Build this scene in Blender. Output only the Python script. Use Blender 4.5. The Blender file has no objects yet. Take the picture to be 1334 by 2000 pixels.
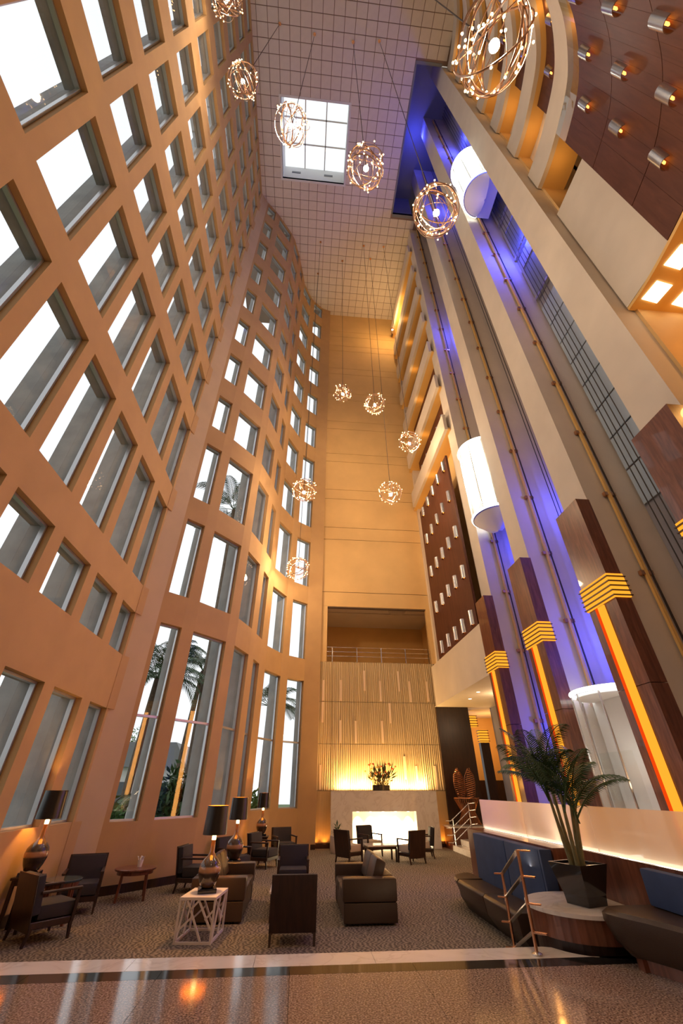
import bpy, bmesh, math, random
from mathutils import Vector, Matrix
random.seed(7)
R = math.radians
PI = math.pi
scene = bpy.context.scene
col = scene.collection

# ------------------------------------------------------------------ camera, world, exposure
cam_d = bpy.data.cameras.new('camera')
cam_d.sensor_fit = 'VERTICAL'
cam_d.sensor_height = 36.0
cam_d.sensor_width = 24.0
cam_d.lens = 14.14
cam_d.clip_end = 500
cam = bpy.data.objects.new('camera', cam_d)
col.objects.link(cam)
cam.location = (0, 0, 1.96)
cam.rotation_euler = (R(90 + 34.5), 0, R(-5.0))
scene.camera = cam

world = bpy.data.worlds.new('overcast_sky')
scene.world = world
world.use_nodes = True
wn = world.node_tree
bgn = wn.nodes['Background']
bgn.inputs[0].default_value = (0.93, 0.97, 1.0, 1)
bgn.inputs[1].default_value = 1.15

vs = scene.view_settings
vs.view_transform = 'Standard'
vs.look = 'None'
vs.exposure = 0.0
vs.gamma = 1.0
vs.use_curve_mapping = False
scene.cycles.max_bounces = 5
scene.cycles.diffuse_bounces = 3
scene.cycles.glossy_bounces = 3
scene.cycles.transmission_bounces = 4
scene.cycles.adaptive_threshold = 0.05
scene.cycles.transparent_max_bounces = 10
scene.cycles.sample_clamp_indirect = 6.0
scene.cycles.caustics_reflective = False
scene.cycles.caustics_refractive = False

WARM = (1.0, 0.70, 0.42)
AMBER = (1.0, 0.50, 0.14)


def point_light(name, loc, power, color=WARM, radius=0.1, parent=None):
    d = bpy.data.lights.new(name, 'POINT')
    d.energy = power
    d.color = color
    d.shadow_soft_size = radius
    o = bpy.data.objects.new(name, d)
    col.objects.link(o)
    o.location = loc
    if parent:
        o.parent = parent
    return o


def spot_light(name, loc, target, power, color=WARM, angle=70, blend=.5, radius=.05):
    d = bpy.data.lights.new(name, 'SPOT')
    d.energy = power
    d.color = color
    d.spot_size = R(angle)
    d.spot_blend = blend
    d.shadow_soft_size = radius
    o = bpy.data.objects.new(name, d)
    col.objects.link(o)
    o.location = loc
    o.rotation_euler = (Vector(target) - Vector(loc)).to_track_quat('-Z', 'Y').to_euler()
    return o


def area_light(name, loc, target, sx, sy, power, color=WARM):
    d = bpy.data.lights.new(name, 'AREA')
    d.shape = 'RECTANGLE'
    d.size = sx
    d.size_y = sy
    d.energy = power
    d.color = color
    o = bpy.data.objects.new(name, d)
    col.objects.link(o)
    o.location = loc
    o.rotation_euler = (Vector(target) - Vector(loc)).to_track_quat('-Z', 'Y').to_euler()
    return o


# ------------------------------------------------------------------ materials
def mat(name, color, rough=.6, metal=0.0, spec=.5, noise=0.0, nscale=8.0, bump=0.0, bscale=40.0,
        emit=None, estr=0.0, coat=0.0, stretch=(1, 1, 1), trans=0.0, alpha=1.0, detail=4.0):
    m = bpy.data.materials.new(name)
    m.use_nodes = True
    nt = m.node_tree
    b = nt.nodes['Principled BSDF']
    b.inputs['Base Color'].default_value = (*color, 1)
    b.inputs['Roughness'].default_value = rough
    b.inputs['Metallic'].default_value = metal
    b.inputs['Specular IOR Level'].default_value = spec
    b.inputs['Coat Weight'].default_value = coat
    b.inputs['Transmission Weight'].default_value = trans
    b.inputs['Alpha'].default_value = alpha
    if emit:
        b.inputs['Emission Color'].default_value = (*emit, 1)
        b.inputs['Emission Strength'].default_value = estr
    if noise > 0 or bump > 0:
        tc = nt.nodes.new('ShaderNodeTexCoord')
        mp = nt.nodes.new('ShaderNodeMapping')
        mp.inputs['Scale'].default_value = stretch
        nt.links.new(tc.outputs['Object'], mp.inputs['Vector'])
        if noise > 0:
            n = nt.nodes.new('ShaderNodeTexNoise')
            n.inputs['Scale'].default_value = nscale
            n.inputs['Detail'].default_value = detail
            nt.links.new(mp.outputs['Vector'], n.inputs['Vector'])
            r = nt.nodes.new('ShaderNodeValToRGB')
            r.color_ramp.elements[0].position = .3
            r.color_ramp.elements[1].position = .7
            r.color_ramp.elements[0].color = (*[c * (1 - noise) for c in color], 1)
            r.color_ramp.elements[1].color = (*[min(1, c * (1 + noise)) for c in color], 1)
            nt.links.new(n.outputs['Fac'], r.inputs['Fac'])
            nt.links.new(r.outputs['Color'], b.inputs['Base Color'])
        if bump > 0:
            n2 = nt.nodes.new('ShaderNodeTexNoise')
            n2.inputs['Scale'].default_value = bscale
            n2.inputs['Detail'].default_value = 3
            nt.links.new(mp.outputs['Vector'], n2.inputs['Vector'])
            bp = nt.nodes.new('ShaderNodeBump')
            bp.inputs['Strength'].default_value = bump
            bp.inputs['Distance'].default_value = .02
            nt.links.new(n2.outputs['Fac'], bp.inputs['Height'])
            nt.links.new(bp.outputs['Normal'], b.inputs['Normal'])
    return m


def emission(name, color, strength):
    m = bpy.data.materials.new(name)
    m.use_nodes = True
    nt = m.node_tree
    nt.nodes.clear()
    e = nt.nodes.new('ShaderNodeEmission')
    e.inputs[0].default_value = (*color, 1)
    e.inputs[1].default_value = strength
    o = nt.nodes.new('ShaderNodeOutputMaterial')
    nt.links.new(e.outputs[0], o.inputs[0])
    return m


def ramp_mat(name, tex, stops, scale, rough, stretch=(1, 1, 1), detail=6, dist=0.0, coat=0.0, bump=0.0, spec=.5, rot=(0, 0, 0)):
    """procedural two/three-tone material from a noise, wave or voronoi texture in object space"""
    m = bpy.data.materials.new(name)
    m.use_nodes = True
    nt = m.node_tree
    b = nt.nodes['Principled BSDF']
    b.inputs['Roughness'].default_value = rough
    b.inputs['Coat Weight'].default_value = coat
    b.inputs['Specular IOR Level'].default_value = spec
    tc = nt.nodes.new('ShaderNodeTexCoord')
    mp = nt.nodes.new('ShaderNodeMapping')
    mp.inputs['Scale'].default_value = stretch
    mp.inputs['Rotation'].default_value = rot
    nt.links.new(tc.outputs['Object'], mp.inputs['Vector'])
    if tex == 'wave':
        t = nt.nodes.new('ShaderNodeTexWave')
        t.inputs['Detail'].default_value = detail
        t.inputs['Distortion'].default_value = dist
        out = t.outputs['Fac']
    elif tex == 'voronoi':
        t = nt.nodes.new('ShaderNodeTexVoronoi')
        out = t.outputs['Distance']
    else:
        t = nt.nodes.new('ShaderNodeTexNoise')
        t.inputs['Detail'].default_value = detail
        t.inputs['Distortion'].default_value = dist
        out = t.outputs['Fac']
    t.inputs['Scale'].default_value = scale
    nt.links.new(mp.outputs['Vector'], t.inputs['Vector'])
    r = nt.nodes.new('ShaderNodeValToRGB')
    els = r.color_ramp.elements
    while len(els) < len(stops):
        els.new(.5)
    for e, (p, c) in zip(els, stops):
        e.position = p
        e.color = (*c, 1)
    nt.links.new(out, r.inputs['Fac'])
    nt.links.new(r.outputs['Color'], b.inputs['Base Color'])
    if bump > 0:
        bp = nt.nodes.new('ShaderNodeBump')
        bp.inputs['Strength'].default_value = bump
        bp.inputs['Distance'].default_value = .03
        nt.links.new(out, bp.inputs['Height'])
        nt.links.new(bp.outputs['Normal'], b.inputs['Normal'])
    return m


def pane_mat(name, tint=(1, 1, 1), refl=.5, base=.04):
    m = bpy.data.materials.new(name)
    m.use_nodes = True
    nt = m.node_tree
    nt.nodes.clear()
    tr = nt.nodes.new('ShaderNodeBsdfTransparent')
    tr.inputs[0].default_value = (*tint, 1)
    gl = nt.nodes.new('ShaderNodeBsdfGlossy')
    gl.inputs['Roughness'].default_value = .02
    fr = nt.nodes.new('ShaderNodeLayerWeight')
    fr.inputs['Blend'].default_value = .5
    pw_ = nt.nodes.new('ShaderNodeMath')
    pw_.operation = 'POWER'
    pw_.inputs[1].default_value = 5
    ma = nt.nodes.new('ShaderNodeMath')
    ma.operation = 'MULTIPLY_ADD'
    ma.inputs[1].default_value = refl
    ma.inputs[2].default_value = base
    mx = nt.nodes.new('ShaderNodeMixShader')
    o = nt.nodes.new('ShaderNodeOutputMaterial')
    nt.links.new(fr.outputs['Facing'], pw_.inputs[0])
    nt.links.new(pw_.outputs[0], ma.inputs[0])
    nt.links.new(ma.outputs[0], mx.inputs[0])
    nt.links.new(tr.outputs[0], mx.inputs[1])
    nt.links.new(gl.outputs[0], mx.inputs[2])
    nt.links.new(mx.outputs[0], o.inputs[0])
    return m


def z_bands(name, stops, height, rough=.06, coat=.6):
    """horizontal colour bands up an object's own height"""
    m = bpy.data.materials.new(name)
    m.use_nodes = True
    nt = m.node_tree
    b = nt.nodes['Principled BSDF']
    b.inputs['Roughness'].default_value = rough
    b.inputs['Coat Weight'].default_value = coat
    tc = nt.nodes.new('ShaderNodeTexCoord')
    sx = nt.nodes.new('ShaderNodeSeparateXYZ')
    dv = nt.nodes.new('ShaderNodeMath')
    dv.operation = 'DIVIDE'
    dv.inputs[1].default_value = height
    r = nt.nodes.new('ShaderNodeValToRGB')
    els = r.color_ramp.elements
    while len(els) < len(stops):
        els.new(.5)
    for e, (p, c) in zip(els, stops):
        e.position = p
        e.color = (*c, 1)
    nt.links.new(tc.outputs['Object'], sx.inputs[0])
    nt.links.new(sx.outputs['Z'], dv.inputs[0])
    nt.links.new(dv.outputs[0], r.inputs['Fac'])
    nt.links.new(r.outputs['Color'], b.inputs['Base Color'])
    return m


def frosted_mat(name, color, clear=.45):
    m = bpy.data.materials.new(name)
    m.use_nodes = True
    nt = m.node_tree
    nt.nodes.clear()
    tr = nt.nodes.new('ShaderNodeBsdfTransparent')
    tl = nt.nodes.new('ShaderNodeBsdfTranslucent')
    tl.inputs[0].default_value = (*color, 1)
    df = nt.nodes.new('ShaderNodeBsdfDiffuse')
    df.inputs[0].default_value = (*color, 1)
    m1 = nt.nodes.new('ShaderNodeMixShader')
    m1.inputs[0].default_value = .4
    m2 = nt.nodes.new('ShaderNodeMixShader')
    m2.inputs[0].default_value = clear
    o = nt.nodes.new('ShaderNodeOutputMaterial')
    nt.links.new(tl.outputs[0], m1.inputs[1])
    nt.links.new(df.outputs[0], m1.inputs[2])
    nt.links.new(m1.outputs[0], m2.inputs[1])
    nt.links.new(tr.outputs[0], m2.inputs[2])
    nt.links.new(m2.outputs[0], o.inputs[0])
    return m


M = {}
M['plaster'] = mat('tan_plaster', (.55, .335, .145), .8, noise=.05, nscale=1.5, bump=.08, bscale=60)
M['plaster_lit'] = mat('lit_plaster', (.62, .45, .27), .8, noise=.05, nscale=1.2)  # tan plaster lightened in colour for the return face that catches light
M['beige'] = mat('beige_plaster', (.70, .60, .48), .75, noise=.05, nscale=1.0)
M['amber_wall'] = mat('amber_wall_paint', (.78, .50, .20), .7, noise=.06, nscale=.8)
M['amber_soffit'] = mat('amber_soffit_paint', (.80, .48, .14), .6)
M['concrete'] = mat('grey_concrete', (.35, .35, .34), .85, noise=.15, nscale=2.0, bump=.1)
M['alu'] = mat('aluminium_frame', (.55, .55, .56), .35, metal=.7)
M['pane'] = pane_mat('window_glass')
M['clear'] = pane_mat('clear_glass', (.93, .97, .96), .6, .08)
M['tile'] = mat('ceiling_tile_white', (.74, .66, .58), .6, noise=.03, nscale=3)
M['joint'] = mat('dark_joint', (.16, .12, .10), .9)
M['tile_joint'] = mat('ceiling_joint', (.30, .20, .15), .9)
M['wood'] = ramp_mat('red_brown_wood', 'noise', [(.25, (.10, .030, .014)), (.55, (.19, .062, .030)), (.8, (.27, .10, .052))], 2.2, .28, (6, 6, .7), 6, 1.2, coat=.3)
M['wood_dark'] = ramp_mat('dark_wood', 'noise', [(.3, (.020, .009, .006)), (.7, (.045, .018, .011))], 3, .35, (6, 6, .7), 5, .6)
M['wood_panel'] = ramp_mat('panel_wood', 'noise', [(.3, (.085, .026, .013)), (.7, (.125, .041, .021))], 1.6, .5, (5, 5, .6), 5, .8, spec=.2)
M['marble'] = ramp_mat('white_marble', 'noise', [(.3, (.86, .79, .71)), (.52, (.82, .75, .67)), (.56, (.73, .65, .57)), (.6, (.85, .78, .70))], 1.7, .12, (1, 1, 1), 8, 1.6)
M['granite'] = ramp_mat('brown_granite', 'noise', [(.33, (.07, .045, .035)), (.47, (.25, .165, .125)), (.58, (.42, .30, .23)), (.7, (.62, .50, .41))], 55, .10, detail=3)
M['black_granite'] = mat('black_granite', (.018, .016, .015), .08)
M['carpet'] = ramp_mat('patterned_carpet', 'wave', [(.1, (.11, .088, .066)), (.5, (.20, .16, .118)), (.9, (.29, .235, .172))], 4.6, .95, (1.0, 2.0, 1), 6, 14, bump=.2, spec=.1)
M['leather'] = mat('dark_brown_leather', (.050, .028, .016), .38, bump=.15, bscale=120)
M['fabric_dark'] = mat('charcoal_fabric', (.030, .026, .030), .8, bump=.15, bscale=200)
M['fabric_navy'] = mat('navy_suede', (.038, .062, .135), .85, noise=.12, nscale=4)
M['cream'] = mat('cream_cushion', (.58, .50, .40), .8)
M['white_wood'] = mat('white_lacquer', (.78, .68, .60), .4)
M['black_gloss'] = mat('black_gloss', (.010, .010, .011), .12, coat=.4)
M['shade_out'] = mat('black_lamp_shade', (.012, .010, .009), .30)
M['shade_in'] = mat('gold_shade_lining', (.85, .45, .12), .35, metal=.6)
M['vase'] = z_bands('banded_glass_vase', [(.08, (.10, .05, .025)), (.28, (.035, .022, .015)), (.36, (.05, .03, .02)), (.40, (.45, .22, .10)), (.47, (.50, .26, .13)), (.50, (.05, .035, .03)), (.62, (.035, .03, .03)), (.78, (.22, .12, .035)), (1., (.35, .18, .05))], .68)
M['chrome'] = mat('brushed_steel', (.62, .60, .58), .25, metal=1)
M['copper'] = mat('copper_metal', (.70, .38, .22), .25, metal=1)
M['ring'] = mat('rose_gold_band', (.52, .34, .24), .28, metal=1)
M['cable'] = mat('dark_cable', (.05, .035, .025), .6)
M['bulb'] = emission('pendant_bulb', (1, .78, .5), 60)
M['fairy'] = emission('fairy_bulb', (1, .62, .28), 14)
M['glow_orange'] = emission('amber_light_panel', (1, .36, .025), 1.3)
M['glow_red'] = emission('red_orange_light_edge', (1, .07, .004), .9)
M['glow_white'] = emission('white_light_ring', (.92, .97, .9), 5)
M['glow_warm'] = emission('warm_light_panel', (1, .80, .55), 3.5)
M['glow_sconce'] = emission('sconce_glow', (1, .28, .04), 7)
M['hearth_fill'] = emission('hearth_fill_emission', (1, .74, .42), 24)
M['flame'] = emission('lamp_socket_glow', (1, .62, .2), 10)
M['frost'] = frosted_mat('frosted_glass', (.85, .80, .74), .35)
M['cab_glass'] = frosted_mat('white_cab_glass', (.92, .94, .90), .45)
M['cab_clear'] = frosted_mat('clear_cab_glass', (.9, .92, .92), .78)
M['leaf'] = mat('palm_leaf', (.035, .085, .022), .5, noise=.3, nscale=6)
M['leaf_light'] = mat('light_leaf', (.10, .20, .04), .5, noise=.3, nscale=4)
M['stem'] = mat('palm_stem', (.20, .17, .07), .7, noise=.25, nscale=10)
M['trunk'] = mat('palm_trunk', (.13, .10, .075), .9, noise=.3, nscale=8, bump=.4)
M['lawn'] = mat('lawn', (.09, .13, .04), .95, noise=.3, nscale=3)
M['white_paint'] = mat('white_paint', (.8, .8, .78), .7)
M['slate'] = mat('slate_roof', (.22, .23, .24), .7)
M['dark_glass'] = mat('dark_window', (.05, .07, .08), .1)
M['rib'] = mat('bronze_rib', (.45, .20, .10), .25, metal=.85)
M['shaft'] = mat('shaft_wall', (.34, .32, .33), .6, noise=.06, nscale=1)
M['blue_glass'] = mat('blue_glass_panel', (.50, .60, .68), .15, coat=.5)
M['ripple'] = ramp_mat('rippled_panel', 'wave', [(.1, (.56, .38, .17)), (.6, (.74, .54, .28)), (.95, (.86, .68, .40))], 3.6, .4, (1, 1, .10), 2, 4.5, bump=1.0)
M['panel_plain'] = ramp_mat('veneer_panel', 'wave', [(.1, (.56, .37, .16)), (.9, (.70, .50, .24))], 6, .5, (1, 1, .05), 3, 2)
M['inlay'] = mat('copper_inlay', (.95, .72, .48), .4)
M['pot_white'] = mat('pale_pot', (.60, .52, .44), .6)
M['petal'] = mat('orange_petal', (.80, .16, .03), .6)
M['petal_y'] = mat('yellow_petal', (.80, .55, .12), .6)
M['red_cloth'] = mat('red_cloth', (.4, .02, .02), .7)
M['napkin'] = mat('white_paper', (.85, .80, .74), .8)


for k_ in ('fairy', 'bulb', 'flame', 'glow_red', 'glow_sconce', 'glow_white'):
    M[k_].cycles.emission_sampling = 'NONE'


# ------------------------------------------------------------------ mesh helpers
class MB:
    def __init__(self):
        self.v = []
        self.f = []

    def add(self, vs_, fs_):
        o = len(self.v)
        self.v += [tuple(p) for p in vs_]
        self.f += [tuple(i + o for i in f) for f in fs_]
        return self

    def box(self, x0, x1, y0, y1, z0, z1, mtx=None):
        p = [(x0, y0, z0), (x1, y0, z0), (x1, y1, z0), (x0, y1, z0), (x0, y0, z1), (x1, y0, z1), (x1, y1, z1), (x0, y1, z1)]
        if mtx:
            p = [mtx @ Vector(q) for q in p]
        return self.add(p, [(0, 3, 2, 1), (4, 5, 6, 7), (0, 1, 5, 4), (1, 2, 6, 5), (2, 3, 7, 6), (3, 0, 4, 7)])

    def bar(self, a, b, w, h=None, up=(0, 0, 1)):
        """square bar from a to b"""
        a = Vector(a); b = Vector(b); h = h or w
        d = (b - a).normalized()
        u = Vector(up)
        if abs(d.dot(u)) > .99:
            u = Vector((1, 0, 0))
        s = d.cross(u).normalized() * w / 2
        t = s.cross(d).normalized() * h / 2
        p = [a - s - t, a + s - t, a + s + t, a - s + t, b - s - t, b + s - t, b + s + t, b - s + t]
        return self.add(p, [(0, 3, 2, 1), (4, 5, 6, 7), (0, 1, 5, 4), (1, 2, 6, 5), (2, 3, 7, 6), (3, 0, 4, 7)])

    def prism(self, poly, z0, z1):
        n = len(poly)
        p = [(x, y, z0) for x, y in poly] + [(x, y, z1) for x, y in poly]
        f = [tuple(range(n - 1, -1, -1)), tuple(range(n, 2 * n))]
        f += [(i, (i + 1) % n, n + (i + 1) % n, n + i) for i in range(n)]
        return self.add(p, f)

    def extrude_y(self, poly, y0, y1):
        """poly in (x, z), extruded along y"""
        n = len(poly)
        p = [(x, y0, z) for x, z in poly] + [(x, y1, z) for x, z in poly]
        f = [tuple(range(n)), tuple(range(2 * n - 1, n - 1, -1))]
        f += [((i + 1) % n, i, n + i, n + (i + 1) % n) for i in range(n)]
        return self.add(p, f)

    def tube(self, pts, r, n=8, closed=False, cap=True):
        pts = [Vector(p) for p in pts]
        m = len(pts)
        rr = r if isinstance(r, (list, tuple)) else [r] * m
        vs_ = []
        prev = None
        for i, p in enumerate(pts):
            if closed:
                d = (pts[(i + 1) % m] - pts[i - 1])
            else:
                d = pts[min(i + 1, m - 1)] - pts[max(i - 1, 0)]
            d.normalize()
            if prev is None:
                u = Vector((0, 0, 1)) if abs(d.z) < .9 else Vector((1, 0, 0))
            else:
                u = prev
            s = d.cross(u)
            if s.length < 1e-4:
                s = d.cross(Vector((0, 1, 0)))
            s.normalize()
            t = s.cross(d).normalized()
            prev = t
            for k in range(n):
                a = 2 * PI * k / n
                vs_.append(p + (s * math.cos(a) + t * math.sin(a)) * rr[i])
        fs_ = []
        for i in range(m if closed else m - 1):
            j = (i + 1) % m
            for k in range(n):
                fs_.append((i * n + k, i * n + (k + 1) % n, j * n + (k + 1) % n, j * n + k))
        if cap and not closed:
            fs_.append(tuple(range(n - 1, -1, -1)))
            fs_.append(tuple((m - 1) * n + k for k in range(n)))
        return self.add(vs_, fs_)

    def lathe(self, prof, n=24, cx=0, cy=0, a0=0.0, a1=2 * PI, cap=True):
        full = abs(a1 - a0 - 2 * PI) < 1e-6
        k = n if full else n + 1
        vs_ = []
        for r_, z in prof:
            for i in range(k):
                a = a0 + (a1 - a0) * i / n
                vs_.append((cx + r_ * math.cos(a), cy + r_ * math.sin(a), z))
        fs_ = []
        for j in range(len(prof) - 1):
            for i in range(n):
                i2 = (i + 1) % k
                fs_.append((j * k + i, j * k + i2, (j + 1) * k + i2, (j + 1) * k + i))
        if cap and full:
            if prof[0][0] > 1e-5:
                fs_.append(tuple(range(k - 1, -1, -1)))
            if prof[-1][0] > 1e-5:
                fs_.append(tuple((len(prof) - 1) * k + i for i in range(k)))
        return self.add(vs_, fs_)

    def ball(self, c, r, n=8, m=5, sz=1.0):
        c = Vector(c)
        prof = [(max(1e-6, r * math.sin(PI * j / m)), -r * sz * math.cos(PI * j / m)) for j in range(m + 1)]
        o = len(self.v)
        self.lathe(prof, n, cap=False)
        self.v[o:] = [tuple(Vector(p) + c) for p in self.v[o:]]
        return self

    def mesh(self, name):
        me = bpy.data.meshes.new(name)
        me.from_pydata(self.v, [], self.f)
        me.update()
        return me


def obj(name, mb, m, parent=None, smooth=False, bevel=0.0, seg=2, loc=None, kind=None):
    me = mb if isinstance(mb, bpy.types.Mesh) else mb.mesh(name)
    if m is not None and not me.materials:
        me.materials.append(m)
    if not isinstance(mb, bpy.types.Mesh):
        bm = bmesh.new()
        bm.from_mesh(me)
        bmesh.ops.recalc_face_normals(bm, faces=bm.faces)
        if bevel > 0:
            bmesh.ops.remove_doubles(bm, verts=bm.verts, dist=1e-5)
            bmesh.ops.bevel(bm, geom=[e for e in bm.edges], offset=bevel, segments=seg, profile=.6, affect='EDGES', clamp_overlap=True)
        bm.to_mesh(me)
        bm.free()
        if smooth:
            for p in me.polygons:
                p.use_smooth = True
            if hasattr(me, 'set_sharp_from_angle'):
                me.set_sharp_from_angle(angle=R(40))
    o = bpy.data.objects.new(name, me)
    col.objects.link(o)
    if parent:
        o.parent = parent
    if loc:
        o.location = loc
    if kind:
        o['kind'] = kind
    return o


def thing(name, label, cat, loc=(0, 0, 0), rz=0.0, group=None):
    o = bpy.data.objects.new(name, None)
    o.empty_display_size = .1
    col.objects.link(o)
    o.location = loc
    o.rotation_euler = (0, 0, rz)
    return tag(o, label, cat, group)


def tag(o, label, cat, group=None):
    o['label'] = label
    o['category'] = cat
    if group:
        o['group'] = group
    return o


def struct(name, mb, m, **k):
    o = obj(name, mb, m, **k)
    o['kind'] = 'structure'
    return o


def struct_empty(name, loc=(0, 0, 0)):
    o = bpy.data.objects.new(name, None)
    col.objects.link(o)
    o.location = loc
    o['kind'] = 'structure'
    return o


def dup(root, label, loc, rz, group=None):
    r = root.copy()
    col.objects.link(r)
    r.location = loc
    r.rotation_euler = (0, 0, rz)
    r['label'] = label
    if group:
        r['group'] = group
    for ch in list(root.children):
        c = ch.copy()
        col.objects.link(c)
        c.parent = r
        for g in list(ch.children):
            d = g.copy()
            col.objects.link(d)
            d.parent = c
    return r


ORD = ['first', 'second', 'third', 'fourth', 'fifth', 'sixth', 'seventh', 'eighth', 'ninth', 'tenth', 'eleventh', 'twelfth']

# ================================================================== THE SETTING
ZC = 38.6          # ceiling height above the lounge carpet
FF = 0.36          # foyer floor level, two steps above the lounge

# ---- lounge floor (carpet) and foyer floor
struct('floor', MB().box(-5.2, 6.4, 6.9, 20.7, -.12, 0), M['carpet'])
struct('floor_base', MB().box(-5.85, 14, -12, 21.3, -.5, -.13), M['joint'])

ff = struct_empty('floor_foyer', (0, 0, FF))
TX, TY, TR = 3.85, 7.1, .74       # the round table end cuts into the foyer edge


def foyer_piece(name, x0, x1, y0, y1, m, z0=-.06):
    g = .002
    poly = [(x0 + g, y0 + g), (x1 - g, y0 + g), (x1 - g, y1 - g), (x0 + g, y1 - g)]
    hit = any((x - TX) ** 2 + (y - TY) ** 2 < TR ** 2 for x in (x0, (x0 + x1) / 2, x1) for y in (y0, (y0 + y1) / 2, y1))
    if hit:
        n = 14
        keep = []
        for i in range(n + 1):
            x = x0 + g + (x1 - x0 - 2 * g) * i / n
            h = TR ** 2 - (x - TX) ** 2
            yt = y1 - g if h <= 0 else min(y1 - g, TY - math.sqrt(h) - .004)
            keep.append((x, yt))
        keep = [(x, max(y, y0 + g)) for x, y in keep]
        if all(y - y0 < .02 for x, y in keep):
            return
        poly = [(x0 + g, y0 + g), (x1 - g, y0 + g)] + keep[::-1]
    obj(name, MB().prism(poly, z0, 0), m, ff)


gx = [-8.1 + 1.35 * i for i in range(11)]
gy = [-4.6, -3.25, -1.9, -.55, .8, 2.15, 3.5, 4.85, 6.2]
for i in range(len(gx) - 1):
    for j in range(len(gy) - 1):
        if (j >= 4 and abs(gx[i] + .7) < 5.2) or j < 4:
            foyer_piece('granite_slab', gx[i], gx[i + 1], gy[j], gy[j + 1], M['granite'])
for i in range(10):
    foyer_piece('black_border', gx[i], gx[i + 1], 6.2, 6.45, M['black_granite'])
    foyer_piece('marble_border', gx[i] - .4, gx[i + 1] - .4, 6.45, 6.85, M['marble'])
sub = struct('floor_foyer_base', MB().prism([(-8.2, -5), (6.3, -5), (6.3, 6.3), (4.1, 6.3), (3.1, 6.3), (3.1, 6.83), (-8.2, 6.83)], -.1, FF - .065), M['joint'])
st = struct_empty('floor_steps')
obj('tread', MB().box(-4.9, 3.05, 6.86, 7.2, 0, .18), M['marble'], st)

# ---- left wall, near straight section and far curved section
X1 = -4.92
cols1 = [(-3.6, -2.4), (-2.1, -.85), (-.55, .7), (1.08, 2.33), (2.67, 3.88), (4.23, 5.44), (5.75, 7.0), (7.36, 8.62), (8.99, 10.23), (10.65, 11.63)]
rows1 = [(1.35, 3.63), (4.93, 6.12), (6.94, 9.82), (10.66, 13.52)] + [(14.45 + 3.18 * k, 16.58 + 3.18 * k) for k in range(8)]
rows1[-1] = (rows1[-1][0], 38.45)
S2 = [(-4.51, 12.30), (-3.63, 13.13), (-2.47, 14.70), (-1.92, 16.77), (-1.50, 18.58), (-.58, 19.69), (.29, 20.25), (.74, 20.30)]


def catmull(P, n=60):
    out = []
    P = [Vector((*p, 0)) for p in P]
    for i in range(len(P) - 1):
        p0 = P[max(i - 1, 0)]; p1 = P[i]; p2 = P[i + 1]; p3 = P[min(i + 2, len(P) - 1)]
        for k in range(n):
            t = k / n
            out.append(.5 * ((2 * p1) + (-p0 + p2) * t + (2 * p0 - 5 * p1 + 4 * p2 - p3) * t * t + (-p0 + 3 * p1 - 3 * p2 + p3) * t ** 3))
    out.append(P[-1])
    return out


CV = catmull(S2)
CL = [0.0]
for a, b in zip(CV, CV[1:]):
    CL.append(CL[-1] + (b - a).length)


def path2(u, off=0.0):
    u = max(0.0, min(CL[-1] - 1e-6, u))
    for i in range(len(CL) - 1):
        if CL[i + 1] >= u:
            break
    t = (u - CL[i]) / (CL[i + 1] - CL[i])
    p = CV[i].lerp(CV[i + 1], t)
    d = (CV[min(i + 6, len(CV) - 1)] - CV[max(i - 5, 0)]).normalized()
    return (p.x - d.y * off, p.y + d.x * off)


def path1(u, off=0.0):
    return (X1 - off, u)


K = .86
cols2 = [(a * K, b * K) for a, b in [(.15, .95), (1.45, 3.05), (3.6, 5.0), (5.75, 6.6), (7.65, 9.25), (9.75, 10.85)]]
END2 = CL[-1]
rows2 = [(1.30, 6.12), (7.10, 9.90), (10.85, 13.60)] + [(14.6 + 3.18 * k, 16.58 + 3.18 * k) for k in range(8)]
rows2[-1] = (rows2[-1][0], 38.45)


def grid_wall(path, ub, zb, hole, o0, o1):
    mb = MB()
    idx = {}

    def v(i, j, k):
        key = (i, j, k)
        if key not in idx:
            x, y = path(ub[i], (o0, o1)[k])
            idx[key] = len(mb.v)
            mb.v.append((x, y, zb[j]))
        return idx[key]
    nu, nz = len(ub) - 1, len(zb) - 1
    solid = lambda i, j: 0 <= i < nu and 0 <= j < nz and not hole(i, j)
    for i in range(nu):
        for j in range(nz):
            if not solid(i, j):
                continue
            mb.f.append((v(i, j, 0), v(i + 1, j, 0), v(i + 1, j + 1, 0), v(i, j + 1, 0)))
            mb.f.append((v(i, j, 1), v(i, j + 1, 1), v(i + 1, j + 1, 1), v(i + 1, j, 1)))
            if not solid(i - 1, j):
                mb.f.append((v(i, j, 0), v(i, j + 1, 0), v(i, j + 1, 1), v(i, j, 1)))
            if not solid(i + 1, j):
                mb.f.append((v(i + 1, j, 0), v(i + 1, j, 1), v(i + 1, j + 1, 1), v(i + 1, j + 1, 0)))
            if not solid(i, j - 1):
                mb.f.append((v(i, j, 0), v(i, j, 1), v(i + 1, j, 1), v(i + 1, j, 0)))
            if not solid(i, j + 1):
                mb.f.append((v(i, j + 1, 0), v(i + 1, j + 1, 0), v(i + 1, j + 1, 1), v(i, j + 1, 1)))
    return mb


wcount = [0]


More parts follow.
